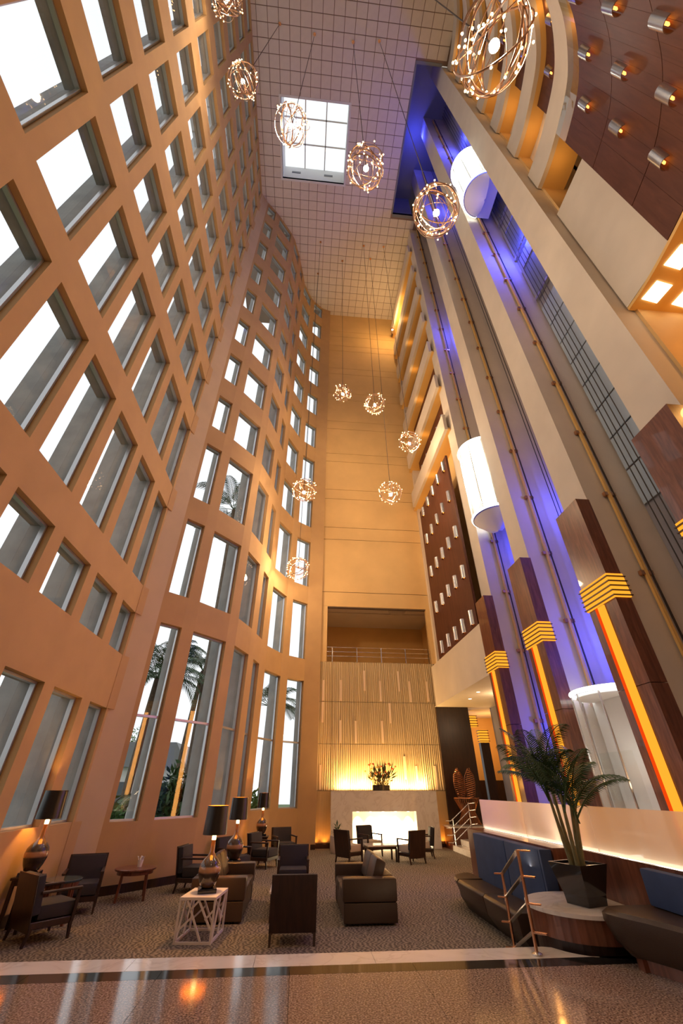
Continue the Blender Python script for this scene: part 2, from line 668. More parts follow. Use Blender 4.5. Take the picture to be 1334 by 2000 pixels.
def build_windows(path, cols, rows, transom_row0, o_frame):
    for (u0, u1) in cols:
        for ri, (z0, z1) in enumerate(rows):
            wcount[0] += 1
            w = .045
            a0 = Vector((*path(u0, o_frame), 0)); a1 = Vector((*path(u1, o_frame), 0))
            b0 = Vector((*path(u0, o_frame + .09), 0)); b1 = Vector((*path(u1, o_frame + .09), 0))
            d = (a1 - a0).normalized() * w

            def quad_bar(p, q, r_, s, za, zb_, mb):
                mb.add([(p.x, p.y, za), (q.x, q.y, za), (s.x, s.y, za), (r_.x, r_.y, za), (p.x, p.y, zb_), (q.x, q.y, zb_), (s.x, s.y, zb_), (r_.x, r_.y, zb_)],
                       [(0, 3, 2, 1), (4, 5, 6, 7), (0, 1, 5, 4), (1, 2, 6, 5), (2, 3, 7, 6), (3, 0, 4, 7)])
            mb = MB()
            quad_bar(a0, a0 + d, b0, b0 + d, z0, z1, mb)
            quad_bar(a1 - d, a1, b1 - d, b1, z0, z1, mb)
            quad_bar(a0 + d, a1 - d, b0 + d, b1 - d, z0, z0 + w, mb)
            quad_bar(a0 + d, a1 - d, b0 + d, b1 - d, z1 - w, z1, mb)
            fr = struct('window_%d' % wcount[0], mb, M['alu'])
            ca = (a0 + b0) / 2 + d; cb = (a1 + b1) / 2 - d
            pm = MB().add([(ca.x, ca.y, z0 + w), (cb.x, cb.y, z0 + w), (cb.x, cb.y, z1 - w), (ca.x, ca.y, z1 - w)], [(0, 1, 2, 3)])
            obj('pane', pm, M['pane'], fr)
            if ri == 0 and transom_row0:
                tm = MB()
                quad_bar(a0 + d, a1 - d, b0 + d, b1 - d, transom_row0 - .03, transom_row0 + .03, tm)
                obj('transom', tm, M['alu'], fr)


def build_facade(nm, path, cols, rows, u_lo, u_hi, transom, dep=.46, fin=.78, extra_u=()):
    ub = sorted(set([u_lo, u_hi] + [u for c in cols for u in c] + list(extra_u)))
    zb = sorted(set([-.1, 39.0] + [z for r_ in rows for z in r_]))
    hc = {ub.index(c[0]) for c in cols}
    hr = {zb.index(r_[0]) for r_ in rows}
    hole = lambda i, j: i in hc and j in hr
    w = struct('wall_left_' + nm, grid_wall(path, ub, zb, hole, 0, .13), M['plaster'])
    struct('wall_left_' + nm + '_outer', grid_wall(path, ub, zb, hole, .228, dep), M['concrete'])
    build_windows(path, cols, rows, transom, .134)
    # deep concrete fins outside, one at the far side of each column of windows
    for i, c in enumerate(cols):
        nxt = cols[i + 1][0] if i + 1 < len(cols) else u_hi
        q = [path(c[1] + .0, dep + .002), path(nxt, dep + .002), path(nxt - .02, fin), path(c[1] + .02, fin)]
        f = obj('concrete_fin', MB().prism(q, -.1, 39), M['concrete'], w)
    return w


build_facade('near', path1, cols1, rows1, -4.6, 11.75, None)
build_facade('far', path2, cols2, rows2, 0.0, END2, 3.6, .36, .72)
# canted return between the two sections, with the near section's bands overlapping it
rt = struct('wall_left_return', MB().prism([(X1, 11.75), (-4.51, 12.30), path2(0, .66), (X1 - .66, 11.75)], -.1, 39), M['plaster_lit'])
zprev = -.05
for (z0, z1) in rows1 + [(38.55, 38.6)]:
    if z0 - zprev > .15:
        obj('band_end', MB().prism([(X1 + .012, 11.60), (X1 + .10, 11.86), (X1 - .02, 11.84), (X1 - .1, 11.6)], zprev + .0, z0), M['plaster'], rt)
    zprev = z1
# corner strip between the curved section and the back wall
struct('wall_left_corner', MB().prism([(.735, 20.31), (.52, 20.66), (.4, 21.5), (.0, 21.2), path2(END2, .4)], -.1, 39), M['plaster'])
struct('baseboard_left_near', MB().box(X1 + .002, X1 + .04, -4.5, 11.7, 0, .16), M['wood_dark'])
pb = [path2(u * END2 / 24, -.03) for u in range(25)] + [path2(u * END2 / 24, -.002) for u in range(24, -1, -1)]
mbb = MB()
for i in range(24):
    mbb.prism([path2(i * END2 / 24, -.035), path2((i + 1) * END2 / 24, -.035), path2((i + 1) * END2 / 24, -.003), path2(i * END2 / 24, -.003)], 0, .16)
struct('baseboard_left_far', mbb, M['wood_dark'])

# ---- ceiling of square tiles with a skylight
SKX0, SKX1, SKY0, SKY1 = -3.36, 1.10, 6.50, 10.70
TXS, TYS = (SKX1 - SKX0) / 7, (SKY1 - SKY0) / 7
SHX, SHY0, SHY1 = 5.03, 4.30, 12.2          # the lift shafts rise through the ceiling here
ce = MB()
for (x0, x1, y0, y1) in [(-7, SKX0, -5, 22), (SKX0, SKX1, -5, SKY0), (SKX0, SKX1, SKY1, 22), (SKX1, SHX, -5, 22), (SHX, 9.5, SHY1, 22), (SHX, 9.5, -5, SHY0)]:
    ce.box(x0, x1, y0, y1, ZC + .03, ZC + .3)
ceil = struct('ceiling', ce, M['tile_joint'])
tm = MB().box(-TXS / 2 + .016, TXS / 2 - .016, -TYS / 2 + .016, TYS / 2 - .016, 0, .05).mesh('tile')
tm.materials.append(M['tile'])
tl = []
for i in range(-5, 18):
    for j in range(-10, 25):
        x = SKX0 + (i + .5) * TXS; y = SKY0 + (j + .5) * TYS
        if 0 <= i < 7 and 0 <= j < 7:
            continue
        if x > SHX - TXS / 2 and SHY0 - TYS / 2 < y < SHY1 + TYS / 2:
            continue
        if x > 6.9 or x < -5.3 or y > 20.9 or (x < -5 + .0):
            continue
        if y > 12.6:        # outside the curved wall
            lim = min(((cv.x, abs(cv.y - y)) for cv in CV), key=lambda q: q[1])[0]
            if x < lim - .4:
                continue
        if y < 1.2:
            continue
        tl.append(((x - 0) ** 2 + y ** 2, x, y))
tl.sort()
rest = MB()
for n_, (d_, x, y) in enumerate(tl):
    if n_ < 300:
        obj('tile', tm, None, ceil, loc=(x, y, ZC))
    else:
        rest.box(x - TXS / 2 + .016, x + TXS / 2 - .016, y - TYS / 2 + .016, y + TYS / 2 - .016, ZC, ZC + .05)
obj('far_tiles', rest, M['tile'], ceil, kind='stuff')
# skylight: white well, glazing bars, nine panes, two vent grilles
sk = struct_empty('window_skylight', (0, 0, 0))
well = MB()
well.box(SKX0 - .12, SKX0, SKY0 - .12, SKY1 + .12, ZC - .02, ZC + 2.6)
well.box(SKX1, SKX1 + .12, SKY0 - .12, SKY1 + .12, ZC - .02, ZC + 2.6)
well.box(SKX0, SKX1, SKY0 - .12, SKY0, ZC - .02, ZC + 2.6)
well.box(SKX0, SKX1, SKY1, SKY1 + .12, ZC - .02, ZC + 2.6)
obj('light_well', well, M['white_paint'], sk)
for k in (1, 2):
    x = SKX0 + (SKX1 - SKX0) * k / 3
    obj('glazing_bar', MB().box(x - .04, x + .04, SKY0, SKY1, ZC + 2.5, ZC + 2.6), M['white_paint'], sk)
    y = SKY0 + (SKY1 - SKY0) * k / 3
    obj('glazing_bar', MB().box(SKX0, SKX1, y - .04, y + .04, ZC + 2.5, ZC + 2.6), M['white_paint'], sk)
    xg = SKX0 + .9 + (k - 1) * 2.4
    g = obj('vent_grille', MB().box(xg - .32, xg + .32, SKY1 - .03, SKY1, ZC + 1.3, ZC + 1.6), M['slate'], sk)
for i in range(3):
    for j in range(3):
        x0 = SKX0 + (SKX1 - SKX0) * i / 3; y0 = SKY0 + (SKY1 - SKY0) * j / 3
        obj('pane', MB().add([(x0 + .04, y0 + .04, ZC + 2.55), (x0 + 1.44, y0 + .04, ZC + 2.55), (x0 + 1.44, y0 + 1.36, ZC + 2.55), (x0 + .04, y0 + 1.36, ZC + 2.55)], [(0, 1, 2, 3)]), M['pane'], sk)

# ---- back wall: plain upper wall with paired joints, gallery opening, fireplace wall
YB = 20.64
joints = [10.02, 10.85, 14.2, 15.05, 17.2, 17.95, 20.36, 21.1, 23.52, 24.32, 26.7, 27.48, 29.88, 30.63, 33.05, 33.8, 35.17, 35.97, 38.62]
wb = struct('wall_back', MB().box(.4, 7.6, YB + .04, YB + .3, 10.0, 39), M['joint'])
for a, b in zip(joints, joints[1:]):
    obj('wall_panel', MB().box(.50, 6.9, YB, YB + .06, a + .015, b - .015), M['amber_wall'], wb)
jb = struct('wall_back_jamb', MB().box(.50, 1.06, YB, YB + .3, 7.15, 10.03).box(6.42, 6.9, YB, YB + .3, 7.15, 10.03), M['amber_wall'])
# gallery room seen through the opening
struct('wall_gallery', MB().box(.4, 7.6, 26.0, 26.2, 7.1, 10.8).box(.2, .5, 20.95, 26, 7.1, 10.8).box(7.6, 7.8, 20.95, 26, 7.1, 10.8), M['amber_wall'])
struct('floor_gallery', MB().box(.4, 7.6, 20.7, 26, 6.85, 7.1), M['marble'])
gc = struct('ceiling_gallery', MB().box(.4, 7.6, 20.7, 26, 10.7, 10.8), M['beige'])
for k in range(3):
    obj('tray_step', MB().box(.5, 7.5, 21.4 + .9 * k, 22.0 + .9 * k, 10.5 + .06 * k, 10.7), M['beige'], gc)
fm = MB()
fm.lathe([(.5, 10.45), (.42, 10.36), (.2, 10.30), (.01, 10.29)], 20, 5.2, 22.2)
tag(obj('ceiling_lamp', fm, M['cream'], smooth=True), 'round flush ceiling lamp in the gallery above the fireplace wall', 'ceiling lamp')
rl = thing('gallery_railing', 'thin metal railing with three bars along the gallery edge', 'railing', (0, YB + .12, 7.15))
for x in (1.35, 2.6, 3.85, 5.1, 6.3):
    obj('post', MB().box(x - .02, x + .02, -.02, .02, 0, .75), M['chrome'], rl)
for z in (.30, .52, .74):
    obj('rail', MB().tube([(1.08, 0, z), (6.40, 0, z)], .016, 6), M['chrome'], rl)
area_light('gallery_light', (3.8, 23.2, 10.2), (3.8, 23.4, 7), 4, 2, 16, AMBER)
for i, x in enumerate((1.75, 2.55)):
    o = obj('wall_light', MB().ball((0, 0, 0), .07, 10, 6), M['flame'], loc=(x, 25.9, 7.75))
    tag(o, ('left' if i == 0 else 'right') + ' one of two small round lights on the gallery back wall', 'wall light')

fw = struct('wall_fireplace', MB().box(.42, 6.55, YB + .05, YB + .3, -.1, 7.16), M['joint'])
XW0, XW1 = .50, 6.45
cw = (XW1 - XW0) / 7
zr = [.16, 1.88, 3.60, 5.33, 7.15]
for i in range(7):
    for j in range(4):
        if j == 0 and i in (1, 2, 3, 4, 5):
            continue
        o = obj('wall_panel', MB().box(XW0 + i * cw + .006, XW0 + (i + 1) * cw - .006, YB, YB + .06, zr[j] + .008, zr[j + 1] - .008), M['ripple'] if j > 0 else M['panel_plain'], fw)
for (x, z1, z0) in [(.93, 6.28, 5.36), (1.78, 6.30, 5.37), (2.92, 6.76, 5.83), (3.69, 6.29, 5.37), (4.62, 6.76, 5.83), (5.15, 6.3, 5.36), (6.0, 6.3, 5.4), (.92, 5.31, 4.45), (4.09, 5.3, 4.45), (1.76, 4.55, 3.64), (2.46, 4.53, 3.64), (3.69, 4.54, 3.65), (.89, 2.8, 1.91), (4.61, 3.14, 2.28), (5.11, 2.78, 1.91), (5.96, 2.78, 1.91)]:
    obj('inlay_strip', MB().box(x - .045, x + .045, YB - .012, YB + .01, z0, z1), M['inlay'], fw)
struct('baseboard_fireplace', MB().box(.5, 1.3, YB - .03, YB + .02, 0, .16).box(5.75, 6.42, YB - .03, YB + .02, 0, .16), M['wood_dark'])

# fireplace block of marble with a lit niche
fp = thing('fireplace', 'wide white marble fireplace with a brightly lit rectangular niche', 'fireplace', (0, 0, 0))
FY = 20.12
X0, X1f, NX0, NX1, NZ = 1.33, 5.74, 2.2, 4.82, 1.19
obj('surround', MB().box(X0, NX0, FY, YB - .01, 0, 1.88).box(NX1, X1f, FY, YB - .01, 0, 1.88).box(NX0, NX1, FY, YB - .01, NZ, 1.88), M['marble'], fp)
obj('niche_back', MB().box(NX0, NX1, YB - .06, YB - .01, 0, NZ), M['white_paint'], fp)
obj('hearth', MB().box(2.75, 4.35, FY + .12, YB - .07, .0, .52), M['hearth_fill'], fp)  # emission added to the white hearth block to brighten the carpet
for k in range(5):
    x = NX0 + .26 + k * (NX1 - NX0 - .52) / 4
    obj('downlight', MB().lathe([(.05, NZ - .03), (.05, NZ - .001)], 12, x, YB - .2), M['glow_warm'], fp)
    spot_light('niche_spot', (x, YB - .2, NZ - .05), (x, YB - .1, 0), 150, (1, .72, .38), 80, .6, .03)
for k, x in enumerate((1.95, 2.7, 3.45, 4.2, 5.3)):
    spot_light('mantel_uplight', (x, YB - .13, 1.90), (x, YB + .10, 5), 150, (1, .58, .20), 130, 1, .05)
area_light('mantel_light_strip', (3.55, YB - .18, 1.91), (3.55, YB - .05, 3.5), 3.9, .06, 260, (1, .60, .22))
for x in (.75, 1.12, 5.95, 6.3):
    spot_light('base_uplight', (x, YB - .15, .05), (x, YB + .05, 1.5), 16, (1, .38, .06), 100, .8, .03)

# ---- right side: wood panel, bands of gallery parapets, piers and lift shafts
XR = 6.28
struct('wall_right_slab', MB().box(XR, 7.2, 13.97, 20.4, 5.19, 6.94), M['beige'])
wp = struct('wall_right_panel', MB().box(XR, XR + .10, 14.06, 19.0, 6.96, 15.3), M['wood_panel'])
struct('wall_right_recess', MB().box(7.1, 7.3, 13.9, 22, 5.19, 39), M['amber_wall'])
struct('wall_right_edge', MB().box(6.62, 7.1, 20.35, 20.63, 6.9, 39), M['beige'])
struct('ceiling_lobby', MB().box(XR, 11, 13.97, 26, 5.16, 5.19), M['beige'])
for k in range(7):
    z0 = 16.53 + 3.18 * k
    b = struct('wall_right_band_%d' % (k + 1), MB().box(XR, XR + .16, 13.5, 20.2, z0, min(z0 + 1.05, 38.9)), M['beige'])
    obj('soffit', MB().box(XR + .16, 7.1, 13.5, 20.6, z0, z0 + .12), M['amber_soffit'], b)
    if z0 + 1.05 < 37:
        obj('wood_wall', MB().box(6.86, 6.96, 14.4, 19.6, z0 + .12, z0 + 3.18), M['wood_panel'], b)
        obj('handrail', MB().tube([(XR + .1, 13.6, z0 + 1.15), (XR + .1, 20.1, z0 + 1.15)], .02, 6), M['chrome'], b)
    area_light('corridor_light', (6.6, 17, z0 - .25), (6.62, 17, z0 + 1), .12, 5.5, 7, AMBER)


def sconce_proto():
    t = thing('wall_sconce', 'x', 'wall lamp')
    n = 8
    mb = MB()
    h = .28
    r_ = .13
    outer = [(-r_ * math.sin(PI * i / n) * 1.0, -r_ * math.cos(PI * i / n)) for i in range(n + 1)]
    inner = [(x * .88, y * .88) for x, y in outer][::-1]
    mb.prism(outer + inner, -h, h)
    obj('shade', mb, M['chrome'], t, smooth=True)
    obj('lamp_tube', MB().box(-.045, -.02, -.02, .02, -h + .03, h - .12), M['glow_sconce'], t)
    return t


sc0 = [None]


def place_sconce(label, loc, rz, group):
    if sc0[0] is None:
        sc0[0] = sconce_proto()
        t = sc0[0]
        t.location = loc; t.rotation_euler = (0, 0, rz); t['label'] = label; t['group'] = group
        return t
    return dup(sc0[0], label, loc, rz, group)


for r_, z in enumerate((7.32, 9.24, 11.15, 13.09, 15.02 - .15)):
    for c, y in enumerate((18.32, 17.33, 16.37, 15.42, 14.45)):
        place_sconce('metal lamp on tall wood panel, %s from the fireplace wall, %s row up' % (ORD[c], ORD[r_]), (XR - .002, y, z), 0, 'lamps on the tall wood panel')
for k in range(6):
    for c, y in enumerate((18.9, 17.8, 16.7, 15.6, 14.7)):
        place_sconce('small metal lamp, %s from back wall, %s gallery above tall panel' % (ORD[c], ORD[k]), (6.86 - .002, y, 16.53 + 3.18 * k + 2.05), 0, 'lamps on the far right galleries')

PIL = [(4.36, 5.29), (7.27, 8.17), (10.25, 11.10), (13.15, 13.95)]      # nearest first
WZ = 7.70
for i, (y0, y1) in enumerate(PIL):
    struct('wall_pier_%d' % (i + 1), MB().box(6.58, 8.9, y0 + .01, y1 - .01, .7, 42), M['beige'])
pw = ['nearest to the foyer, cut by the right edge', 'right of the low glass lift', 'left of the low glass lift', 'farthest one, beside the tall lamp panel']
for i, (y0, y1) in enumerate(PIL):
    t = thing('pillar', 'tall wood clad pillar with glowing amber strip, ' + pw[i], 'pillar', (XR, 0, .7), 0, 'wood clad pillars')
    ox = 0.0
    zj = 3.55 - .7
    zb0, zb1 = 5.20 - .7, 5.72 - .7
    w = y1 - y0
    obj('cladding', MB().box(0, .34, y0, y1, zj + .012, zb0), M['wood'], t)
    obj('cladding', MB().box(0, .34, y0, y1, zb1, WZ - .7), M['wood'], t)
    obj('cladding', MB().box(0, .34, y0, y1, 0, zj), M['wood'], t)
    obj('light_box', MB().box(-.035, .34, y0 - .035, y1 + .03, zb0, zb1), M['glow_orange'], t)
    for k in range(5):
        z = zb0 + (zb1 - zb0) * (k + .2) / 5
        obj('slat', MB().box(-.07, .36, y0 - .07, y1 + .05, z, z + .02), M['wood_dark'], t)
    ys = y0 + w * .42
    obj('light_strip', MB().box(-.03, .0, ys, ys + w * .22, .2, zb0 - .02), M['glow_orange'], t)
    area_light('pillar_glow', (XR - .06, ys + w * .1, 3.0), (0, ys, 3.0), .2, 4.4, 55, (1, .42, .10))
    obj('light_edge', MB().box(-.03, .0, ys + w * .22, ys + w * .32, .2, zb0 - .02), M['glow_red'], t)
# lift shafts: rear walls, blue lamps, guide rails, hoist cables
SH = [(5.29, 7.27), (8.17, 10.25), (11.10, 13.15)]
for i, (y0, y1) in enumerate(SH):
    struct('wall_shaft_%d' % (i + 1), MB().box(8.0 if i == 0 else 8.6, 8.9, y0, y1, .7, 42), M['shaft'])
struct('wall_shaft_top', MB().box(4.9, 9, 4.2, 14.2, 42, 42.2).box(4.93, SHX, 4.2, 12.2, ZC, 42).box(5.03, 6.58, 12.2, 12.4, ZC, 42).box(5.03, 6.58, 4.2, 4.35, ZC, 42), M['slate'])
BLUE = (.05, .07, 1.0)
for (x, y, z, p) in [(8.0, 9.2, 5.2, 130), (8.0, 9.2, 9.5, 110), (8.1, 12.1, 3.0, 120), (8.1, 12.1, 9.5, 90), (7.9, 12.1, 24, 160), (7.5, 6.2, 20, 260), (7.5, 6.2, 27, 260), (7.5, 6.2, 34, 200), (6.2, 8.2, 40.9, 110), (7.8, 9.2, 34, 160)]:
    point_light('shaft_lamp', (x, y, z), p, BLUE, .12)
rw = ['on the pier right of the low lift', 'on the pier left of the low lift', 'on the farthest pier']
for i, y in enumerate((7.20, 10.18, 13.08)):
    t = thing('guide_rail', 'long bronze lift guide rail with small brackets, ' + rw[i], 'guide rail', (7.14, y, .7), 0, 'lift guide rails')
    gr = obj('rail', MB().box(-.035, .035, -.03, .03, 0, 40.5), M['amber_soffit'], t)
    obj('dark_rail', MB().box(.10, .13, -.03, .0, 0, 40.5), M['cable'], t)  # thin dark strip running beside the guide rail
    for k in range(18):
        obj('bracket', MB().box(-.12, .16, -.025, .062, .8 + 2.1 * k, .9 + 2.1 * k), M['copper'], gr)
for i, (y0, y1) in enumerate(SH):
    for k in range(4):
        o = obj('hoist_cable', MB().tube([(0, 0, 0), (0, 0, 37)], .014, 5), M['cable'], loc=(7.75, y1 - .35 - .16 * k, 4.0))
        tag(o, 'thin dark lift hoist cable, %s from the far wall of the %s shaft' % (ORD[k], ('nearest', 'middle', 'farthest')[i]), 'cable', 'lift hoist cables')
sg = thing('shaft_glazing', 'column of pale blue glass panels in the nearest lift shaft', 'glazing', (7.95, 6.30, 7.6))
for k in range(8):
    obj('glass_panel', MB().box(0, .03, 0, .93, 1.1 * k, 1.1 * k + 1.05), M['blue_glass'], sg, bevel=.008, seg=1)
for k in range(5):
    t = thing('landing_door', 'blue lit lift landing door frame in near shaft, %s from the bottom' % ORD[k], 'door', (7.92, 5.6, 17.0 + 3.18 * k), 0, 'landing doors')
    obj('door_panel', MB().box(.04, .08, .1, 1.5, .05, 2.1), M['slate'], t)
    obj('frame', MB().box(0, .06, 0, .1, 0, 2.25).box(0, .06, 1.5, 1.6, 0, 2.25).box(0, .06, .1, 1.5, 2.1, 2.25), M['shaft'], t)
    obj('sill', MB().box(-.05, .06, 0, 1.6, -.12, 0), M['chrome'], t)


def lift_cab(label, y, z0, power, hgt=3.0, glass='cab_glass'):
    t = thing('lift_cab', label, 'lift cab', (6.95, y, z0), 0, 'round fronted glass lift cabs')
    r_ = .86
    A0, A1 = PI * .5, PI * 1.5
    gf = obj('glass_front', MB().lathe([(r_, .12), (r_, hgt)], 24, 0, 0, A0, A1, cap=False), M[glass], t, smooth=True)
    for nm, z in (('top_ring', hgt), ('floor_ring', .06)):
        obj(nm, MB().tube([(r_ * math.cos(A0 + (A1 - A0) * k / 20), r_ * math.sin(A0 + (A1 - A0) * k / 20), z) for k in range(21)], .045, 8), M['glow_white'], t)
    hs = [(r_ * math.cos(A0 + (A1 - A0) * k / 20), r_ * math.sin(A0 + (A1 - A0) * k / 20)) for k in range(21)]
    obj('floor_plate', MB().prism(hs, 0, .05), M['chrome'], t)
    obj('roof_plate', MB().prism([(x * .9, yy * .9) for x, yy in hs], hgt - .1, hgt - .04), M['white_paint'], t)
    obj('underside', MB().lathe([(.05, -.55), (.45, -.4), (r_ * .95, -.02)], 20, 0, 0, A0, A1, cap=False), M['white_paint'], t, smooth=True)
    obj('cabin_back', MB().box(.02, .6, -r_, r_, 0, hgt), M['white_paint'], t)
    for k in range(5):
        a = A0 + (A1 - A0) * (k + .5) / 5
        obj('mullion', MB().bar((r_ * math.cos(a), r_ * math.sin(a), .06), (r_ * math.cos(a), r_ * math.sin(a), hgt), .03), M['chrome'], gf)
    for k in range(6 if glass == 'cab_glass' else 0):
        obj('light_tube', MB().tube([(-.1, -.5 + .2 * k, .3), (-.1, -.5 + .2 * k, hgt - .2)], .02, 6), M['glow_white'], t)
    point_light('cab_light', (6.55, y, z0 + hgt * .6), power, (.95, 1, .92), .15)
    return t


lift_cab('glass lift cab with glowing top ring standing low behind the potted palm', 9.21, .75, 2, 3.0, 'cab_clear')
lift_cab('bright white glass lift cab high beside the tall lamp panel', 12.12, 10.4, 160, 3.4)
lift_cab('bright white glass lift cab near the ceiling beside the nearest pier', 6.28, 24.0, 200, 3.4)

fl = thing('flood_lamp', 'small amber flood lamp high on the far right gallery near the ceiling', 'lamp', (6.2, 19.6, 35.2))
obj('housing', MB().lathe([(.10, 0), (.12, .16), (.05, .24)], 14), M['copper'], fl)
obj('lens', MB().lathe([(.09, -.005), (.09, -.001)], 14), M['glow_warm'], fl)
point_light('flood_light', (5.9, 18.4, 34.6), 260, (1, .62, .26), .15)

# near right: curved galleries above the foyer
CR = catmull([(6.92, 4.34), (6.90, 3.6), (6.74, 2.59), (6.56, 1.92), (6.26, 1.37), (5.91, .91), (5.55, .57), (4.9, .05), (4.1, -.42), (3.1, -.8)], 5)


def curve_strip(pts, z0, z1, thick, out=1):
    mb = MB()
    n = len(pts)
    P = []
    for i, p in enumerate(pts):
        d = (pts[min(i + 1, n - 1)] - pts[max(i - 1, 0)]).normalized()
        P.append((p.x, p.y, p.x - d.y * thick * out, p.y + d.x * thick * out))
    for (a, b) in zip(P, P[1:]):
        mb.prism([(a[0], a[1]), (b[0], b[1]), (b[2], b[3]), (a[2], a[3])], z0, z1)
    bm = None
    return mb


def offset_curve(pts, off):
    n = len(pts)
    out = []
    for i, p in enumerate(pts):
        d = (pts[min(i + 1, n - 1)] - pts[max(i - 1, 0)]).normalized()
        out.append(Vector((p.x - d.y * off, p.y + d.x * off, 0)))
    return out


# travel goes from the pier towards the foyer; the left of travel is outward (+x)
seglen = [i for i, p in enumerate(CR) if p.y <= 3.02]
i0 = seglen[0]
wood_pts = CR[i0:]
wc = struct_empty('wall_right_curved')
step = 3
k = 0
for a in range(0, len(wood_pts) - 1, step):
    pts = wood_pts[a:a + step + 1]
    if len(pts) < 2:
        continue
    sh = [pts[0].lerp(pts[1], .015)] + pts[1:-1] + [pts[-1].lerp(pts[-2], .015)]
    for (z0, z1) in ((11.0, 12.75), (12.75, 15.25), (15.25, 17.5)):
        obj('wood_panel', curve_strip(sh, z0 + .012, z1 - .012, .10), M['wood_panel'], wc)
struct('wall_right_curved_base', curve_strip(offset_curve(wood_pts, .11), 11.0, 17.5, .2), M['joint'])
struct('wall_right_panel_near', MB().box(6.92, 7.1, 3.0, 4.34, 11.0, 16.27), M['beige'])
gm = MB()
for a, b in zip(wood_pts, wood_pts[1:]):
    gm.add([(a.x, a.y, 17.5), (b.x, b.y, 17.5), (b.x, b.y, 18.4), (a.x, a.y, 18.4)], [(0, 1, 2, 3)])
gp = obj('glass_screen', gm, M['clear'])
tag(gp, 'clear glass screen above the curved wood wall under the lowest curved band', 'glass screen')
for k in range(7):
    z0 = 18.4 + 3.18 * k
    if z0 > 38:
        break
    zt = min(z0 + 1.22, 38.6)
    b = struct('wall_right_curve_band_%d' % (k + 1), curve_strip(CR, z0, zt, .14), M['beige'])
    oc = offset_curve(CR, .14)
    obj('soffit', curve_strip(oc, z0, z0 + .10, .75), M['amber_soffit'], b)
    if zt < 38:
        wpts = offset_curve(wood_pts, .30)
        obj('wood_wall', curve_strip(wpts, zt, z0 + 3.18, .1), M['wood_panel'], b)
        pp = offset_curve(CR[:i0 + 1], .6)
        obj('corridor_wall', curve_strip(pp, zt, z0 + 3.18, .1), M['beige'], b)
        obj('handrail', MB().tube([(p.x, p.y, zt + .12) for p in offset_curve(CR, .07)], .018, 5), M['chrome'], b)
    point_light('corridor_lamp', (7.2, 3.55, z0 - .5), 5, AMBER, .1)
    point_light('corridor_lamp', (6.15, .85, z0 - .25), 3, AMBER, .1)
# soffit under the curved wall with square light panels, pier edge
so = struct('ceiling_mezzanine', curve_strip(CR, 10.9, 10.985, 4.2), M['amber_soffit'])
for i, (x, y) in enumerate([(7.22, 3.2), (7.25, 3.9), (8.0, 3.1), (8.0, 3.95), (7.6, 2.2)]):
    o = obj('light_panel', MB().box(-.2, .2, -.2, .2, -.02, 0), M['glow_warm'], loc=(x, y, 10.895))
    o.rotation_euler = (0, 0, R(8))
    tag(o, 'square white ceiling light panel at right edge, %s from the pier' % ORD[(1, 0, 3, 2, 4)[i]], 'ceiling light', 'square mezzanine lights')
point_light('mezzanine_lamp', (8.4, 3.2, 9.0), 45, AMBER, .15)
struct('wall_right_far', MB().box(11, 11.2, -6, 26, -.1, 42).box(7.1, 11, 4.3, 4.5, .7, 42), M['amber_wall'])
# columns of lamps on the curved wood wall: [x, y, facing]
for c, (x, y, rz, nm) in enumerate([(6.575, 2.05, R(-22), 'nearest the pier'), (6.06, 1.19, R(-38), 'middle'), (5.33, .40, R(-48), 'nearest the foyer')]):
    for r_, z in enumerate((12.31, 14.46, 16.61)):
        place_sconce('large metal lamp on the curved wood wall, column %s, %s row up' % (nm, ORD[r_]), (x, y, z), rz, 'lamps on the curved wood wall')
for k in range(5):
    for c, (x, y, rz, nm) in enumerate([(6.80, 2.0, R(-22), 'nearer the pier'), (6.31, 1.0, R(-38), 'nearer the foyer')]):
        place_sconce('metal lamp on the curved gallery wood, %s of two, %s gallery up' % (nm, ORD[k]), (x, y, 18.4 + 3.18 * k + 2.2), rz, 'lamps on the curved galleries')

# enclosure of the foyer behind the photographer
struct('wall_rear', MB().box(-8, 11.2, -6.2, -6, -.2, 39), M['beige'])
struct('wall_right_foyer', MB().box(8.9, 9.1, -6, 4.3, .3, 11), M['amber_wall'])
struct('wall_left_rear', MB().box(-5.8, -4.9, -6, -4.6, -.2, 39), M['plaster'])
struct('wall_right_gap', MB().box(9.0, 9.2, 4.3, 20.7, .7, 42), M['shaft'])

# ---- raised lift lobby behind the banquette, stairs, ledge, dark wall
struct('floor_lobby', MB().box(4.36, 11, 5.2, 11.75, .0, .70).box(6.2, 11, 11.75, 17.2, .0, .70).box(7.3, 11, 17.2, 26, .0, .70), M['granite'])
stp = struct_empty('floor_lobby_stairs')
for k in range(4):
    obj('step', MB().box(5.96 + .33 * k, 7.3, 17.22, 19.42, .175 * k, .175 * (k + 1)), M['marble'], stp, bevel=.012, seg=1)
lg = thing('ledge', 'low red wood ledge with pale stone top right of the fireplace', 'ledge', (0, 0, 0))
obj('front', MB().box(6.02, 7.3, 19.46, 20.5, 0, .68), M['wood'], lg)
obj('stone_top', MB().box(5.96, 8.4, 19.43, 20.52, .685, .735), M['marble'], lg)
spot_light('ledge_uplight', (5.93, 20.05, .05), (6.05, 20.05, .7), 4, (1, .25, .03), 110, .8, .03)
struct('wall_dark_wood', MB().box(6.3, 7.85, 20.54, 20.9, -.1, 5.18), M['wood_dark'])
struct('wall_lobby_far', MB().box(7.6, 11, 24, 24.2, .7, 5.2).box(8.9, 9.0, 13.95, 16, .7, 5.2), M['amber_wall'])
point_light('lobby_lamp', (9.5, 22.3, 4.2), 75, AMBER, .15)
point_light('lobby_lamp', (7.9, 17, 4.6), 40, WARM, .15)
